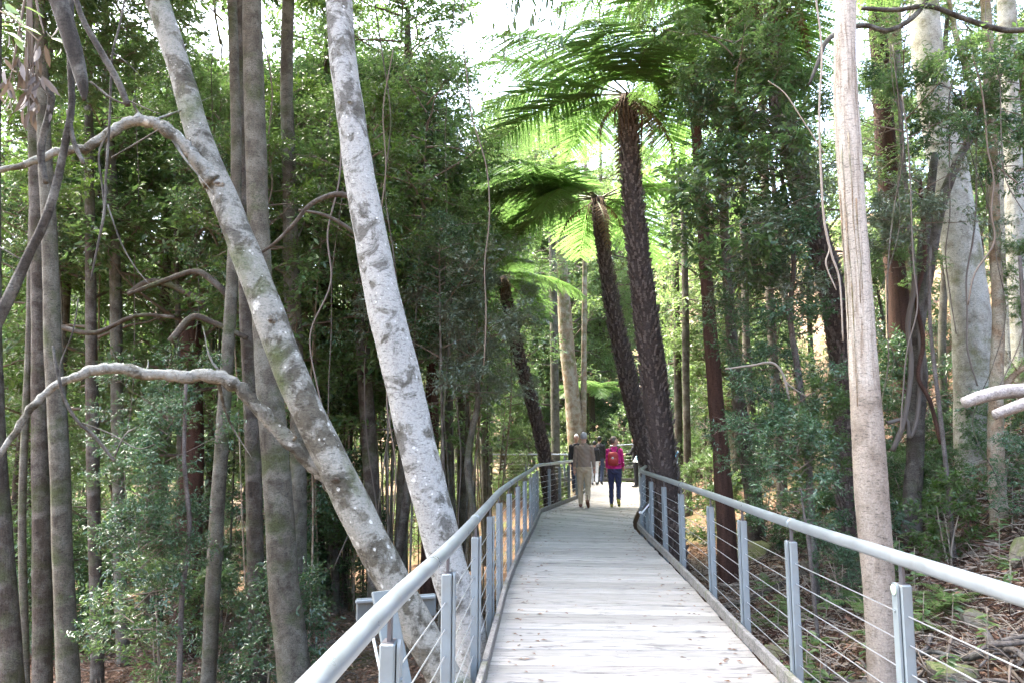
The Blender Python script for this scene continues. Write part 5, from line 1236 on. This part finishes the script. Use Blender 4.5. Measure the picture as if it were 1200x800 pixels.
    for i, q in enumerate(src): kd.insert(q, i)
    kd.balance(); out.materials.clear()
    for m in mats: out.materials.append(MAT[m])
    nv = len(out.vertices); co = np.empty(nv * 3, np.float32); out.vertices.foreach_get("co", co); co = co.reshape(-1, 3)
    vl = np.array([lab[kd.find(q)[1]] for q in co])
    band = (co[:, 2] > .885) & (co[:, 2] < 1.0) & (np.abs(co[:, 0]) < hw * 1.12); vl[band] = np.where(co[band, 2] > .94, mats.index(top), mats.index(legs))
    zmax = [co[:, 2].max(), co[:, 2].min()]
    mi = np.array([vl[pl.vertices[0]] for pl in out.polygons], np.int32)
    out.polygons.foreach_set("material_index", mi); out.polygons.foreach_set("use_smooth", np.ones(len(mi), bool))
    # folds in the cloth: gentle displacement along normals
    nr = np.empty(nv * 3, np.float32); out.vertices.foreach_get("normal", nr); nr = nr.reshape(-1, 3)
    am = np.isin(vl, [mats.index(top), mats.index(legs)])
    dsp = .007 * np.sin(co[:, 2] * 42 + co[:, 0] * 30 + 3 * np.sin(co[:, 1] * 25)) * np.sin(co[:, 2] * 17 + co[:, 0] * 19 + 1)
    co = co + nr * (dsp * am)[:, None]
    # hair: a cap fitted round the skull, part of the person
    co *= k; zlow = co[:, 2].min(); out.vertices.foreach_set("co", co.astype(np.float32).ravel()); out.name = "body"; out.update()
    root = link("person", None, loc=loc, rot=(0, 0, rz)); tag(root, label, "person")
    link("body", out, root, (0, 0, -zlow))
    hm = MB(); hm.ell((0, 0, 0), (.084, .104, .11), 22, 14); hv = hm.v[0]
    rg = np.random.default_rng(int(H * 1000)); hv = hv * (1 + .035 * np.sin(hv @ rg.normal(0, 60, (3, 2))).sum(1)[:, None])
    lowc = -.075 if not long_hair else -.13
    front = hv[:, 1] > .02
    hv[:, 2] = np.where(front, np.maximum(hv[:, 2], .045 + .0 * hv[:, 2]), np.maximum(hv[:, 2], lowc)); hv[:, 1] = np.where(front & (hv[:, 2] < .06), hv[:, 1] * .8, hv[:, 1])
    side = (np.abs(hv[:, 0]) > .06) & (hv[:, 2] < -.01); hv[side, 1] = np.minimum(hv[side, 1], -.012)
    hm.v[0] = np.array([HP(q + np.array((0, -.014, .028))) for q in hv]) * k
    link("hair", hm.mesh("hair", MAT[hair]), root, (0, 0, -zlow))
    return root, -zlow, k

walkR = dict(lh=(.10, .06), rh=(-.12, .55), larm=(.16, -.02, .15), rarm=(.17, .0, .2), footr=-.75)
ang = -.16
m1, z1, k1 = person("man in brown sweater and khaki trousers walking away along the boardwalk", (*P(685, 592, 19.0)[:2], 0.0), ang, 1.75, 'sweater_brown', 'khaki', 'shoe_brown', 'hair_grey', pose=walkR, vox=.0085, headtilt=-.12)
m2, z2, k2 = person("person in magenta jumper and navy trousers looking aside while walking away", (*P(721, 592, 19.05)[:2], 0.0), ang, 1.63, 'magenta', 'navy', 'shoe_dark', 'hair_brown', pose=dict(lh=(.08, .05), rh=(-.14, .6), larm=(.12, .1, .5), rarm=(.16, .12, .7), footr=-.8), vox=.0085, fem=True, sole='sole_yellow', headturn=-1.15)
def backpack():
    root = link("backpack", None, loc=tuple(m2.location), rot=(0, 0, ang)); tag(root, "small red backpack worn over the magenta jumper", "backpack")
    o = lambda q: tuple(np.array(q) * k2)
    mb = body([(-.03, -.185, 1.02, .10, .05), (-.03, -.195, 1.06, .135, .075), (-.03, -.195, 1.2, .14, .078), (-.03, -.19, 1.31, .13, .07), (-.03, -.18, 1.37, .09, .045)], 16); mb.v[0] *= k2
    link("main_bag", mb.mesh("main_bag", MAT['pack_red']), root, (0, 0, z2))
    mb = body([(-.03, -.262, 1.05, .08, .02), (-.03, -.27, 1.09, .10, .03), (-.03, -.27, 1.17, .10, .03), (-.03, -.262, 1.21, .08, .02)], 14); mb.v[0] *= k2
    link("front_pocket", mb.mesh("front_pocket", MAT['pack_red']), root, (0, 0, z2))
    link("white_badge", MB().ell(o((-.035, -.292, 1.215)), (.028, .012, .028), 10, 6).mesh("white_badge", MAT['white']), root, (0, 0, z2))
    for s in (-1, 1):
        link("strap", MB().tube(spline(np.array([o((s * .08 - .02, -.15, 1.36)), o((s * .105, -.06, 1.47)), o((s * .11, .07, 1.44)), o((s * .12, .14, 1.3)), o((s * .14, .1, 1.12)), o((s * .15, -.06, 1.06)), o((s * .1 - .02, -.16, 1.05))]), 5), .018, 7, flat=.5).mesh("strap", MAT['pack_strap']), root, (0, 0, z2))
backpack()
person("person in black jacket and dark jeans ahead of the magenta jumper", (*P(703, 566, 29.0)[:2], 0.0), -.3, 1.72, 'black', 'denim', 'shoe_dark', 'hair_black', pose=dict(lh=(.12, .05), rh=(-.08, .3), larm=(.15, .1, .4)), vox=.014, fem=True, long_hair=True)
person("shorter person in black top and white trousers beside the dark jeans walker", (*P(697, 566.5, 28.6)[:2], 0.0), -.2, 1.55, 'black', 'white', 'shoe_dark', 'hair_black', pose=dict(lh=(.1, .05), rh=(-.1, .3)), vox=.014, fem=True)
m5, z5, k5 = person("white-haired man in dark open jacket and pale shirt coming the other way", (*P(676, 574, 24.6)[:2], 0.0), math.pi - .1, 1.74, 'black', 'denim', 'shoe_dark', 'hair_white', 'skin_dark', pose=dict(lh=(.12, .05), rh=(-.08, .25)), vox=.012)
sf = body([(0, .138, 1.0, .05, .012), (0, .146, 1.15, .055, .012), (0, .14, 1.3, .05, .012), (0, .105, 1.42, .03, .012)], 10); sf.v[0] *= k5
link("shirt_front", sf.mesh("shirt_front", MAT['shirt_blue']), m5, (0, 0, z5))
person("person in dark coat standing at the railing half hidden by tree fern trunks", (*P(746, 570, 27.2)[:2], 0.0), 1.2, 1.7, 'black', 'black', 'shoe_dark', 'hair_black', pose=dict(larm=(.1, .5, .9), rarm=(.1, .5, .9)), vox=.014)
